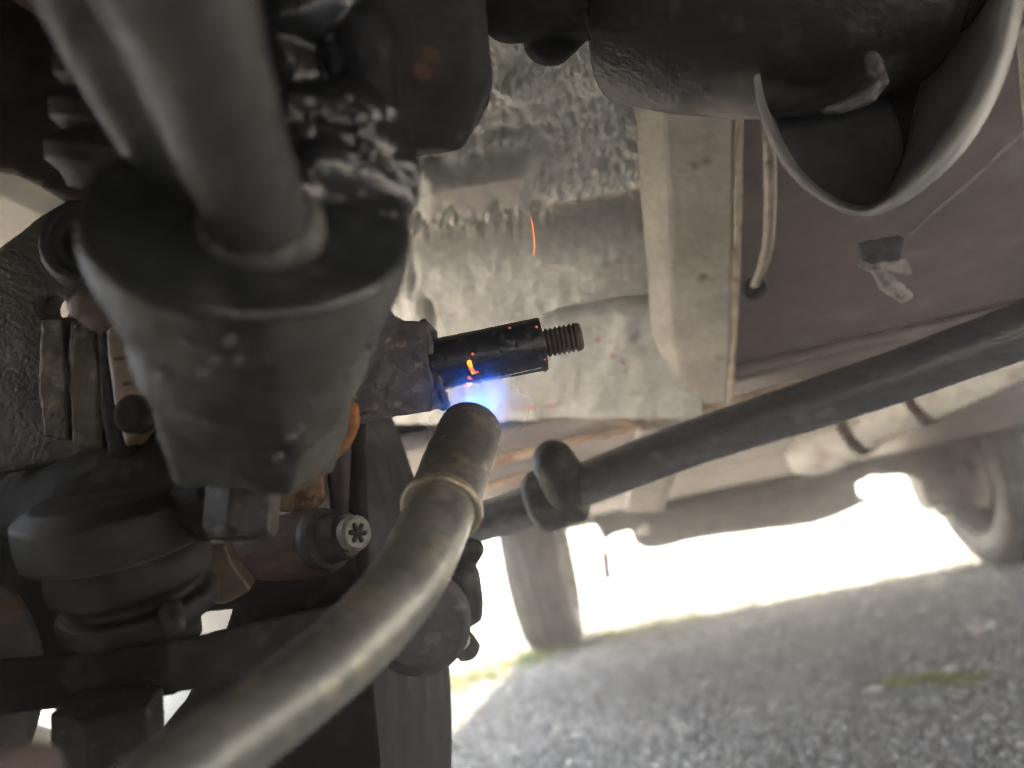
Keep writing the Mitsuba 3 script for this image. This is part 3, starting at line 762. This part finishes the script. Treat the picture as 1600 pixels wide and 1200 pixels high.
# flame: nested thin sheets of burning gas that only add light
FA, FB = P(740, 674, .312), P(756, 574, .324)
fax = FB - FA; fl_len = np.linalg.norm(fax); fax /= fl_len
fside = cd(1, 0, 0)
def flame_tex(base, pw, seed):
    def fn(p, n, uv):
        q = mi.Vector3f(p) - mi.Vector3f(*FA.tolist())
        t = dr.dot(q, mi.Vector3f(*fax.tolist())) / fl_len
        s = mikit.fbm(p.x * 160 + seed, p.y * 160, p.z * 70, 2)
        rho = dr.norm(q - mi.Vector3f(*fax.tolist()) * (t * fl_len)) / (0.0080 + 0.0085 * dr.clip(t, 0, 1))
        w = mikit.smoothstep(0.02, 0.2, t) * mikit.smoothstep(1.2, 0.35, t) * (0.25 + 1.5 * s) * dr.exp(-rho * rho)
        hot = mikit.smoothstep(0.5, 0.0, t)
        return mikit.mix((base[0], base[1], base[2]), (base[0] * 1.1, base[1] * 1.9, base[2] * 1.05), hot) * (w * pw)
    return mikit.proc(fn)
scene['m_gas'] = {'type': 'null'}
FK = 'gas_flame'
tag(FK, 'blue gas flame rising from the torch mouth against the black sleeve', 'flame')
rf = np.random.default_rng(11)
fv, ff, fu, at, NL = [], [], [], 0, 70
for i in range(NL):
    sp_ = rf.normal(0, .0052); sq_ = rf.normal(0, .003)
    big = rf.uniform(.0025, .0088) * (1.25 if i < 30 else .8)
    le = fl_len * rf.uniform(.45, 1.18)
    c0 = FA + fside * sp_ * .8 + FW * sq_ - fax * rf.uniform(.0, .006)
    c1 = c0 + fax * le + fside * (sp_ * 1.3 + rf.normal(0, .003))
    ts = np.linspace(0, 1, 26)
    rr = big * np.sqrt(np.clip(np.sin(np.pi * np.clip(ts, .005, .995) ** .8), .002, 1))
    m = lathe([(le * t_, r_) for t_, r_ in zip(ts, rr)], c0, c1 - c0, 18, 1, .0010, 190, i)
    nr = len(m.vertices) // 18
    fu.append(np.stack([(np.r_[np.tile(np.arange(18) / 18, nr), .5, .5] * .9 + i) / NL, np.r_[np.repeat(np.linspace(.01, .99, nr), 18), 0, 1]], 1))
    fv.append(m.vertices); ff.append(m.faces + at); at += len(m.vertices)
scene[FK] = mikit.ply((np.vstack(fv), np.vstack(ff)), 'm_gas', smooth=True, uv=np.vstack(fu), emitter={'type': 'area', 'radiance': flame_tex((.0001 * EM, .028 * EM, .185 * EM), 1.0, 3.1)})

tag('glowing_thread', 'short thin glowing orange thread hanging in front of the bulkhead', 'ember')
obj('glowing_thread', tube(Q((829, 338, .40), (832, 352, .40), (834, 368, .40), (835, 384, .40), (834, 398, .40)), (.0001, .0003, .00035, .00035, .0003), n=40, sides=10), 'm_dull', RUST, emitter=emit([1.5 * EM, .36 * EM, .07 * EM]))

# ================================================================== ANTI-ROLL BAR, REAR PIPE, REAR AXLE
K = 'anti_roll_bar'
tag(K, 'long dark bar slanting up to the right across the view, clamped near its left end', 'anti-roll bar')
DARKBAR = ((0.07, 0.072, 0.076), (0.06, 0.062, 0.066), (0.10, 0.10, 0.098))
obj(K + '__bar', tube(Q((690, 832, .60), (800, 800, .58), (900, 762, .56), (1100, 686, .525), (1300, 622, .49), (1500, 552, .455), (1700, 478, .42)), (.0150, .0152, .0158, .0160, .0162, .0162, .0162), n=240, sides=64, amp=.0003, freq=60), 'm_gloss', DARKBAR, f=30, seed=7, th=.66)
cl = lathe([(-.016, .016), (-.017, .021), (-.012, .0235), (.010, .0235), (.014, .0205), (.018, .0205), (.020, .0165)], P(868, 775, .566), P(1100, 686, .525) - P(800, 800, .58), 64, .002, .0008, 90, 3)
obj(K + '__rubber_clamp', cl, 'm_rubber', RUBBER, f=40)
eb = hull((P(866, 722, .545), .016), (P(880, 770, .55), .014)) + hull((P(880, 735, .55), .0135), (P(905, 800, .565), .0075)) + hull((P(905, 800, .565), .0075), (P(872, 802, .565), .007))
obj(K + '__clamp_ear', dense(eb, .002, 6, .0008, 90, 5), 'm_rubber', RUBBER, f=40)
K = 'exhaust_pipe'
tag(K, 'pale elongated pipe with two dark bands under the rear floor at right', 'pipe')
ep = tube(Q((1236, 722, 1.32), (1262, 712, 1.30), (1330, 676, 1.25), (1440, 618, 1.17), (1600, 540, 1.07), (1800, 430, .95)), (.020, .034, .040, .040, .040, .040), n=160, sides=56, amp=.002, freq=14, bevel=.8)
obj(K + '__pipe', ep, 'm_paint', ((0.70, 0.69, 0.62), (0.62, 0.60, 0.53), (0.5, 0.45, 0.38)), f=12)
for a, b in (((1338, 672, 1.245), (1440, 618, 1.17)), ((1436, 622, 1.175), (1600, 540, 1.07))):
    obj(K + '__band', lathe([(-.008, .038), (-.008, .043), (.008, .043), (.008, .038)], P(*a), P(*b) - P(*a), 48, .004), 'm_dull', RUST, f=30)

K = 'rear_axle'
tag(K, 'dark rear axle beam and spring plates between the two rear wheels', 'axle')
def axp(pts, th, **k):
    return prism(pts, th, CA, edge=.02, smooth=1, **k)
ax_o = [(925, 815), (945, 850), (958, 838), (985, 830), (992, 852), (1010, 860), (1035, 858), (1080, 846), (1130, 838), (1200, 830), (1265, 822), (1300, 812), (1335, 796), (1352, 786), (1370, 784), (1345, 776), (1340, 756), (1362, 746), (1425, 744), (1440, 756), (1450, 782), (1462, 806), (1476, 806), (1500, 800), (1560, 790), (1600, 740), (1600, 650), (1450, 690), (1250, 742), (1050, 790), (900, 800)]
obj(K + '__beam', axp([(x, y, 2.50 - (x - 900) * .00019) for x, y in ax_o], .12), 'm_cast', ((0.075, 0.075, 0.078), (0.055, 0.055, 0.058), (0.09, 0.08, 0.07)), f=6)
for pts, r in ((((945, 860), (948, 885), (950, 905)), .014), (((918, 905), (935, 913), (955, 913)), .009), (((1352, 786), (1385, 778), (1418, 787)), .007)):
    obj(K + '__shackle', tube(Q(*[(x, y, 2.46 - (x - 900) * .00019) for x, y in pts]), r, n=24, sides=16, bevel=.6), 'm_cast', STEEL, f=10)
for x, y in ((1008, 830), (1474, 798)):
    obj(K + '__bolt', lathe([(0, .001), (0, .018), (.012, .02), (.03, .02), (.03, .001)], P(x, y, 2.33 - (x - 1000) * .00019), FW, 24, .006), 'm_bright', ((0.6, 0.58, 0.55), (0.5, 0.48, 0.45)))

# ================================================================== BRAKE, BALL JOINT AND LOWER ARM ON THE LEFT
K = 'brake_backplate'
tag(K, 'dark brown brake backplate with a round hole and upright ribs at the left edge', 'brake backplate')
BRK = ((0.015, 0.012, 0.009), (0.009, 0.008, 0.006), (0.024, 0.02, 0.014))
hol = [[(82 + 19 * math.cos(a), 484 + 21 * math.sin(a), .300) for a in np.linspace(0, 6.283, 24, endpoint=False)]]
obj(K + '__plate', prism([(-90, 470, 0.3040), (-30, 408, 0.3024), (15, 372, 0.3008), (60, 338, 0.3000), (100, 316, 0.2992), (150, 300, 0.2984), (215, 290, 0.2976), (240, 420, 0.2976), (205, 480, 0.2992), (158, 486, 0.3000), (158, 700, 0.3024), (120, 720, 0.3024), (-90, 760, 0.3080)], .012, edge=.0025, smooth=3, amp=.0009, freq=60, holes=hol), 'm_cast', BRK, f=30)
obj(K + '__lower_plate', prism([(-160, 740, .335), (150, 700, .335), (176, 820, .335), (160, 1010, .335), (60, 1060, .335), (-160, 1060, .335)], .006, edge=.004, smooth=2, amp=.0008), 'm_dull', BLACK, f=30)  # added black plate closing the bright gaps into the wheel
for x0, x1, yt, yb, sd in ((60, 100, 500, 690, 1), (106, 152, 500, 702, 2)):
    rb = prism([(x0 + 4, yt, 0.2928), (x1 - 3, yt - 4, 0.2928), (x1 + 4, (yt + yb) / 2, 0.2936), (x1 + 8, yb, 0.2960), (x0 + 8, yb - 6, 0.2960), (x0, (yt + yb) / 2, 0.2944)], .011, edge=.002, smooth=4, amp=.0010, freq=110, seed=sd)
    obj(K + '__rib', rb, 'm_cast', ((0.055, 0.047, 0.033), (0.03, 0.026, 0.019), (0.10, 0.085, 0.055)), f=60, seed=sd)
tag('brake_disc', 'dark round brake disc inside the front wheel at the left edge', 'brake disc')
obj('brake_disc', lathe([(-.012, .001), (-.012, .061), (-.011, .062), (-.002, .062), (-.001, .061), (-.001, .06), (.02, .055), (.02, .001)], WC + WN * .01, WN, 96, .004), 'm_cast', STEEL, f=30)
K = 'brake_pad'
tag(K, 'tan brake pad with a small square mark behind the knuckle', 'brake pad')
obj(K + '__pad', prism([(163, 478, 0.2816), (185, 470, 0.2800), (225, 500, 0.2784), (262, 560, 0.2768), (262, 640, 0.2768), (238, 650, 0.2768), (214, 676, 0.2784), (196, 700, 0.2800), (180, 640, 0.2816), (168, 560, 0.2816)], .010, edge=.002, smooth=3, amp=.0003), 'm_paint', ((0.13, 0.09, 0.055), (0.10, 0.07, 0.042), (0.07, 0.045, 0.03)), f=30)
mk = Manifold.batch_boolean([hull((P(180, 561, 0.2804), .0006), (P(206, 559, 0.2792), .0006)), hull((P(206, 559, 0.2792), .0006), (P(215, 599, 0.2792), .0006)), hull((P(215, 599, 0.2792), .0006), (P(194, 600, 0.2800), .0006))], m3.OpType.Add)
obj(K + '__square_mark', dense(mk, .0006), 'm_dull', ((0.05, 0.035, 0.025), (0.04, 0.03, 0.02)))
obj(K + '__backing', prism([(148, 484, 0.2848), (166, 474, 0.2848), (172, 560, 0.2848), (184, 640, 0.2848), (200, 712, 0.2848), (170, 716, 0.2864), (158, 640, 0.2864)], .012, edge=.003, smooth=2), 'm_dull', BLACK)
obj(K + '__pin', lathe([(0, .001), (0, .0085), (.004, .0092), (.012, .0092), (.015, .007), (.015, .001)], P(186, 495, 0.2720), cd(-.5, -.45, -.3), 40, .001, .0003), 'm_cast', ((0.10, 0.065, 0.06), (0.075, 0.05, 0.046)), f=60)
obj(K + '__tab', lathe([(0, .001), (0, .0068), (.006, .0068), (.007, .005), (.007, .001)], P(222, 648, 0.2736), cd(-.2, -.1, -1), 32, .001), 'm_dull', BLACK)

K = 'dust_boot'
tag(K, 'black ribbed dust boot at the top left beside the side tube', 'dust boot')
bp = [(0, .001), (0, .012)]
for k in range(3):
    bp += [(.003 + k * .013, .0160), (.009 + k * .013, .0150), (.012 + k * .013, .0105)]
bp += [(.042, .008), (.042, .001)]
obj(K, lathe(bp, P(172, 92, .245), cd(-.16, 1, .1), 64, .0012), 'm_rubber', BLACK)
K = 'rubber_bush'
tag(K, 'round black rubber bush with a ring, half hidden left of the knuckle collar', 'bush')
obj(K, lathe([(0, .001), (0, .006), (.002, .008), (.002, .011), (-.003, .013), (-.003, .0155), (.001, .018), (.008, .019), (.014, .019), (.014, .001)], P(136, 378, 0.2896), cd(-.1, .1, 1), 56, .001), 'm_rubber', BLACK)

K = 'inner_wing'
tag(K, 'dark brown inner wing panel with a folded edge at the top left corner', 'wing panel')
iw = prism([(-120, -120, .27), (190, -120, .27), (215, 120, .268), (205, 240, .268), (178, 300, .268), (100, 312, .266), (60, 288, .265), (20, 270, .264), (-120, 240, .262)], .003, edge=.003, smooth=2, amp=.002, freq=25)
obj(K + '__panel', iw, 'm_paint', ((0.036, 0.026, 0.021), (0.014, 0.012, 0.011), (0.04, 0.031, 0.027)), f=22, th=.7)
obj(K + '__folded_edge', tube(Q((-60, -60, .262), (40, 5, .262), (90, 35, .261), (150, 80, .26)), .0018, n=50, sides=14, amp=.0006, freq=200), 'm_cast', ((0.13, 0.10, 0.085), (0.09, 0.07, 0.06)), f=50)

K = 'ball_joint'
tag(K, 'black ball joint with a flanged ring over a bellied rubber boot at the lower left', 'ball joint')
ja = cd(.15, 1, .16)
jc = P(186, 808, .280)
S9 = lambda p: [(t, r * .9) for t, r in p]
obj(K + '__flange_ring', lathe(S9([(-.010, .001), (-.010, .030), (-.006, .0372), (.002, .0380), (.0085, .0376), (.0095, .0360), (.0095, .0335), (.005, .0325), (.005, .001)]), jc, ja, 96, .0012, .0003, 80), 'm_rubber', ((0.019, 0.0175, 0.0155), (0.012, 0.0115, 0.0105)), f=40)
bootp = spline(np.array([(.004, .0275), (.006, .0305), (.0075, .0305), (.009, .0285), (.012, .0295), (.018, .0315), (.024, .0305), (.0275, .0262), (.029, .0262), (.031, .0300), (.035, .0310), (.039, .0290), (.041, .024), (.044, .022), (.05, .021)]), 140)
obj(K + '__rubber_boot', lathe(S9([(.004, .001)] + [tuple(q) for q in bootp[2:]] + [(.05, .001)]), jc, ja, 96, .0008, .0002, 60), 'm_rubber', ((0.015, 0.013, 0.0105), (0.010, 0.009, 0.0075), (0.02, 0.0175, 0.014)), f=40)
wa = np.linspace(0, 2 * np.pi, 120)
Xj, Yj, Zj = axframe(ja)
obj(K + '__retaining_ring', tube(np.array([jc + Zj * .0098 + .0296 * (math.cos(a) * Xj + math.sin(a) * Yj) for a in wa]), .0011, n=160, sides=12), 'm_cast', ((0.07, 0.06, 0.05), (0.05, 0.043, 0.036)), f=60)
obj(K + '__nipple', dense(hull((P(268, 955, .265), .0042), (P(272, 972, .262), .0038), (P(279, 978, .262), .0024)), .0008, 3), 'm_rubber', RUBBER)
obj(K + '__housing', dense(hull((P(60, 790, .33), .018), (P(120, 730, .33), .014), (P(300, 700, .30), .012), (P(310, 770, .285), .006), (P(150, 800, .30), .02)) + hull((P(300, 700, .30), .012), (P(420, 690, .29), .008), (P(318, 790, .275), .006)), .002, 8, .0010, 60, 4), 'm_dull', BLACK, f=40)
obj(K + '__housing_ear', dense(hull((P(318, 772, .262), .004), (P(300, 800, .268), .006), (P(322, 830, .266), .0035), (P(290, 780, .27), .006)), .0008, 5, .0012, 220, 4), 'm_dull', BLACK, f=120)

K = 'lower_arm'
tag(K, 'black lower suspension arm across the bottom left below the ball joint', 'suspension arm')
lo = [(-120, 1042, .262), (100, 1040, .262), (200, 1038, .264), (262, 1030, .266), (285, 1038, .27), (350, 1036, .28), (470, 1010, .31), (560, 980, .335), (640, 930, .355), (690, 890, .365), (712, 930, .37), (706, 985, .37), (680, 1030, .366), (620, 1050, .355), (540, 1090, .33), (420, 1110, .30), (300, 1102, .272), (280, 1108, .268), (256, 1118, .266), (252, 1134, .265), (240, 1146, .265), (100, 1158, .262), (84, 1152, .262), (78, 1134, .262), (50, 1118, .262), (0, 1112, .262), (-120, 1110, .262)]
obj(K + '__arm', prism(lo, .018, edge=.0022, smooth=5, amp=.0007, freq=60), 'm_dull', BLACK, f=40)
obj(K + '__bush_boss', lathe([(-.02, .001), (-.02, .020), (-.016, .024), (.012, .0245), (.016, .022), (.016, .001)], P(648, 965, .372), cd(-.3, .12, .9), 64, .0015, .0005, 60), 'm_cast', ((0.06, 0.06, 0.06), (0.045, 0.045, 0.045), (0.09, 0.085, 0.08)), f=40)
lp = []
obj(K + '__bush_cap', dense(hull((P(715, 905, .40), .012), (P(738, 940, .40), .0058), (P(742, 962, .40), .004), (P(708, 960, .40), .010)), .0015, 5), 'm_rubber', RUBBER)
obj(K + '__clamp', dense(hull((P(700, 860, .41), .010), (P(742, 858, .41), .0052), (P(722, 888, .41), .006), (P(700, 895, .41), .006)), .0015, 5), 'm_rubber', RUBBER)
obj(K + '__nut', hexbolt(P(722, 1003, .41), cd(.35, .06, -.9), .0135, .010, .3, .001), 'm_cast', ((0.07, 0.07, 0.07), (0.05, 0.05, 0.05)), f=60)
obj(K + '__bolt_end', lathe([(0, .001), (0, .0048), (.003, .0052), (.004, .0045), (.004, .001)], P(718, 998, .398), cd(.25, 0, -.95), 24, .0006, .0003, 500), 'm_cast', ((0.42, 0.38, 0.3), (0.3, 0.27, 0.2), (0.15, 0.12, 0.09)), f=300)
obj(K + '__castle_nut', hexbolt(P(170, 1092, .252), cd(.02, 1, .02), .029, .034, .25, .0012), 'm_dull', ((0.02, 0.02, 0.0195), (0.013, 0.013, 0.0125), (0.05, 0.048, 0.045)), f=150, th=.66)

tag('added_cover', 'added black cover plate over the bright rim below the caliper, behind the torch tube', 'shield')
obj('added_cover', prism([(302, 946, .362), (290, 836, .362), (470, 868, .405), (552, 860, .405), (582, 1040, .376), (606, 1300, .315), (150, 1300, .32), (245, 1152, .34), (292, 1098, .352), (350, 1006, .372), (365, 946, .372)], .004, edge=.004, smooth=1, amp=.0006), 'm_dull', BLACK)  # invented plate that turns the bright rim black here
tag('hose_end', 'blurred brown rounded hose end in the bottom left corner', 'hose')
obj('hose_end', tube(Q((-140, 1290, .13), (-40, 1250, .135), (30, 1215, .14), (62, 1206, .145)), (.0062, .0062, .006, .005), n=50, sides=36, bevel=.7), 'm_dull', ((0.16, 0.125, 0.11), (0.12, 0.095, 0.085)), f=40)

K = 'brake_caliper'
tag(K, 'maroon brown brake caliper body with a black cap and a torx bolt below the knuckle', 'caliper')
MAR = ((0.075, 0.052, 0.048), (0.055, 0.04, 0.038), (0.10, 0.075, 0.065))
ca = P(556, 832, .372) - P(440, 856, .392)
cb = hull((P(380, 872, .40), .019), (P(500, 846, .392), .0172)) + hull((P(360, 880, .42), .02), (P(470, 900, .42), .012))
obj(K + '__body', dense(cb, .0018, 6, .0006, 70), 'm_cast', MAR, f=30)
obj(K + '__cap', lathe([(-.004, .001), (-.004, .0148), (.0, .0155), (.004, .0150), (.006, .0125), (.016, .0118), (.018, .0105), (.018, .001)], P(503, 844, .384), ca, 64, .0008), 'm_rubber', RUBBER)
obj(K + '__torx_bolt', lathe([(0, .001), (0, .0078), (.003, .0085), (.0065, .0085), (.0078, .0070), (.0075, .0052)] + [(.0074, .001)], P(545, 834, .374), ca + cd(0, 0, -1) * .02, 40, .0004, .0001, 500), 'm_cast', ((0.20, 0.19, 0.165), (0.15, 0.142, 0.125), (0.11, 0.10, 0.09)), f=150)
tax = ca / np.linalg.norm(ca) * 1.0 + 0
tb = ca + cd(0, 0, -1) * .02; tb = tb / np.linalg.norm(tb)
Xb, Yb, _ = axframe(tb)
for k in range(3):
    a_ = k * math.pi / 3
    cq = P(545, 834, .374) + tb * .0076; v_ = (Xb * math.cos(a_) + Yb * math.sin(a_)) * .0040
    obj(K + '__recess', dense(hull((cq - v_, .0012), (cq + v_, .0012)), .0005), 'm_dull', ((0.04, 0.05, 0.05), (0.03, 0.035, 0.035)))
obj(K + '__bracket', prism([(432, 700, .40), (500, 690, .40), (507, 780, .402), (500, 792, .402), (470, 802, .402), (432, 800, .402)], .012, edge=.0016, smooth=3, amp=.0005, freq=100), 'm_paint', TAN, f=40)
tag(K + '__bracket', 'tan cast bracket with raised marks')
strokes = [[(473, 735), (471, 758), (479, 754), (482, 744), (478, 736), (473, 735)], [(479, 733), (490, 731), (495, 744)], [(484, 763), (479, 770), (483, 779), (490, 782)], [(487, 777), (494, 775)],
           [(459, 787), (454, 796), (456, 800)], [(466, 789), (471, 791), (468, 797), (464, 794)], [(473, 784), (476, 794), (477, 798)]]
for s_ in strokes:
    pts = Q(*[(x, y, .3985) for x, y in s_])
    obj(K + '__raised_mark', tube(pts, .0009, n=30, sides=10, bevel=.5), 'm_dull', ((0.12, 0.085, 0.055), (0.09, 0.06, 0.04)), f=80)
obj(K + '__pad_edge', prism([(300, 880, .352), (322, 852, .352), (352, 850, .354), (362, 880, .355), (392, 922, .357), (386, 928, .357), (350, 946, .356), (330, 944, .355), (308, 925, .353)], .014, edge=.002, smooth=5), 'm_paint', ((0.075, 0.057, 0.04), (0.058, 0.045, 0.031), (0.04, 0.03, 0.02)), f=30)
tag(K + '__pad_edge', 'tan curved lower edge')
K = 'copper_washer'
tag(K, 'rusty orange ring edge under the knuckle beside the ear', 'ring')
an = np.linspace(-.2, 1.35, 40)
obj(K, tube(np.array([P(455 + 92 * math.cos(a), 652 + 74 * math.sin(a), .262 + .02 * math.sin(a)) for a in an]), .0032, n=80, sides=20, amp=.0004, freq=200), 'm_cast', ((0.42, 0.17, 0.06), (0.32, 0.13, 0.05), (0.22, 0.12, 0.07)), f=90)
K = 'brake_hose'
tag(K, 'dark brown upright brake hose between the bracket and the tyre', 'hose')
obj(K, tube(Q((530, 640, .40), (532, 720, .405), (535, 800, .41), (538, 900, .41), (542, 1010, .41)), .0062, n=80, sides=32), 'm_rubber', ((0.06, 0.048, 0.047), (0.045, 0.037, 0.036)), f=20)
K = 'tie_rod_post'
tag(K, 'near black upright post behind the brown hose, left of the tyre', 'post')
obj(K, tube(Q((553, 600, .405), (556, 760, .41), (560, 900, .41), (562, 1080, .40)), .0060, n=60, sides=32), 'm_dull', BLACK)


# ================================================================== GRAVEL, WEEDS, MOSS, STONES ON THE ASPHALT
rg = np.random.default_rng(21)
OCT = np.array([[1, 0, 0], [-1, 0, 0], [0, 1, 0], [0, -1, 0], [0, 0, 1], [0, 0, -1]], float)
OCF = np.array([[0, 2, 4], [2, 1, 4], [1, 3, 4], [3, 0, 4], [2, 0, 5], [1, 2, 5], [3, 1, 5], [0, 3, 5]])


def grains(n, x0, x1, y0, y1, r0_, r1_):
    xy = np.c_[rg.uniform(x0, x1, n), rg.uniform(y0, y1, n)]
    r = r0_ + (r1_ - r0_) * rg.random(n) ** 2.5
    a = rg.uniform(0, 6.28, n)
    v = OCT[None] * rg.uniform(.7, 1.25, (n, 6, 1)) * r[:, None, None] * np.array([1.1, 1.0, .62])
    c, s_ = np.cos(a)[:, None], np.sin(a)[:, None]
    v = np.stack([v[..., 0] * c - v[..., 1] * s_, v[..., 0] * s_ + v[..., 1] * c, v[..., 2]], -1)
    v[..., :2] += xy[:, None]
    v[..., 2] += (r * .22)[:, None]
    tone = .10 + .26 * rg.random(n) ** 1.5 + .48 * (rg.random(n) > .92) * rg.random(n)
    tint = np.where((rg.random(n) < .5)[:, None], [1.0, .92, .82], [1.0, .97, .93])
    col = np.repeat((tone[:, None] * tint)[:, None], 6, 1)
    f = OCF[None] + (np.arange(n) * 6)[:, None, None]
    return v.reshape(-1, 3), f.reshape(-1, 3), col.reshape(-1, 3)


gv, gf, gc = [], [], []
at = 0
for args in ((30000, -.15, .75, .62, 1.25, .0015, .0052), (30000, -.35, 1.4, 1.2, 2.0, .0020, .0066), (18000, -.5, 1.7, 1.9, 2.9, .0028, .0080)):
    v, f, c = grains(*args)
    gv.append(v); gf.append(f + at); gc.append(c); at += len(v)
scene['gravel'] = mikit.ply((np.vstack(gv), np.vstack(gf)), 'm_stone', color=np.clip(np.vstack(gc), .01, .9))
scene['m_stone'] = vcm(0.5, 0.0, 0.6)
labels['gravel'] = {'label': 'loose pale and dark grit lying on the asphalt', 'category': 'gravel', 'kind': 'stuff'}


def gpt(x, y, z=0.0):
    r = P(x, y, 1) - O
    return O + r * ((z - O[2]) / r[2])


def tufts(key, spots, label, pal, h):
    V, Fc, C, at = [], [], [], 0
    for (x, y, w, n) in spots:
        c = gpt(x, y)
        for _ in range(n):
            b = c + np.array([rg.normal(0, w), rg.normal(0, w * .6), -.002])
            a = rg.uniform(0, 6.28); d = np.array([math.cos(a), math.sin(a), 0]); lean = rg.uniform(.1, .9); hh = h * rg.uniform(.35, 1.2)
            e = np.cross(d, EZ) * hh * .05
            p1, p2 = b + EZ * hh * .6 + d * hh * .3 * lean, b + EZ * hh * (1 - .4 * lean) + d * hh * lean
            V += [b - e, b + e, p1 + e * .7, p1 - e * .7, p2]
            Fc += [[at, at + 1, at + 2], [at, at + 2, at + 3], [at + 3, at + 2, at + 4]]
            at += 5
            C += [np.array(pal[rg.integers(len(pal))]) * rg.uniform(.7, 1.2)] * 5
    scene[key] = mikit.ply((np.array(V), np.array(Fc)), 'm_leaf', color=np.clip(np.array(C), .01, .8))
    labels[key] = {'label': label, 'category': 'weeds', 'kind': 'stuff'}


scene['m_leaf'] = {'type': 'twosided', 'bsdf': {'type': 'principled', 'base_color': {'type': 'mesh_attribute', 'name': 'vertex_color'}, 'roughness': 0.6}}
sp_ = [(x, 1082 - (x - 690) * .36 + rg.normal(0, 6), .03, 24) for x in np.linspace(690, 870, 26)] + [(x, 1016 - (x - 870) * .22 + rg.normal(0, 5), .025, 14) for x in np.linspace(880, 1090, 18)] + [(848, 1010, .02, 60), (870, 1006, .015, 30), (888, 1008, .012, 20)]
tufts('weeds', sp_, 'yellow green weeds growing along the asphalt edge by the left rear wheel', [(0.20, 0.28, 0.03), (0.34, 0.36, 0.04), (0.36, 0.30, 0.10), (0.14, 0.22, 0.03)], .042)
sp_ = [(x, 1066 + rg.normal(0, 5), .014, 150) for x in np.linspace(1385, 1520, 18)]
tufts('moss', sp_, 'flat patch of yellow green moss on the asphalt at lower right', [(0.25, 0.235, 0.045), (0.19, 0.185, 0.04), (0.33, 0.29, 0.09)], .011)
labels['moss']['category'] = 'moss'
for nm, x, y, r, pal, lab in (('stone', 1537, 986, .022, (0.42, 0.36, 0.29), 'pale tan stone, the largest on the asphalt'), ('stone', 1438, 956, .010, (0.55, 0.53, 0.5), 'small whitish stone behind the tan one'),
                              ('stone', 1146, 1132, .008, (0.03, 0.03, 0.032), 'small dark stone alone at the bottom centre'), ('stone', 1368, 1078, .010, (0.5, 0.46, 0.42), 'small pale stone left of the moss patch'), ('stone', 1490, 1046, .008, (0.55, 0.5, 0.45), 'small pale stone just above the moss patch')):
    c = gpt(x, y)
    m = dense(Manifold.batch_hull([ball(c + np.array([rg.normal(0, r * .5), rg.normal(0, r * .5), r * rg.uniform(.1, .45)]), r * .45, 12) for _ in range(7)]), r * .2, 3, r * .12, 1 / r, 4)
    k = obj(nm, m, 'm_stone', (pal,), f=80)
    tag(k, lab, 'stone')
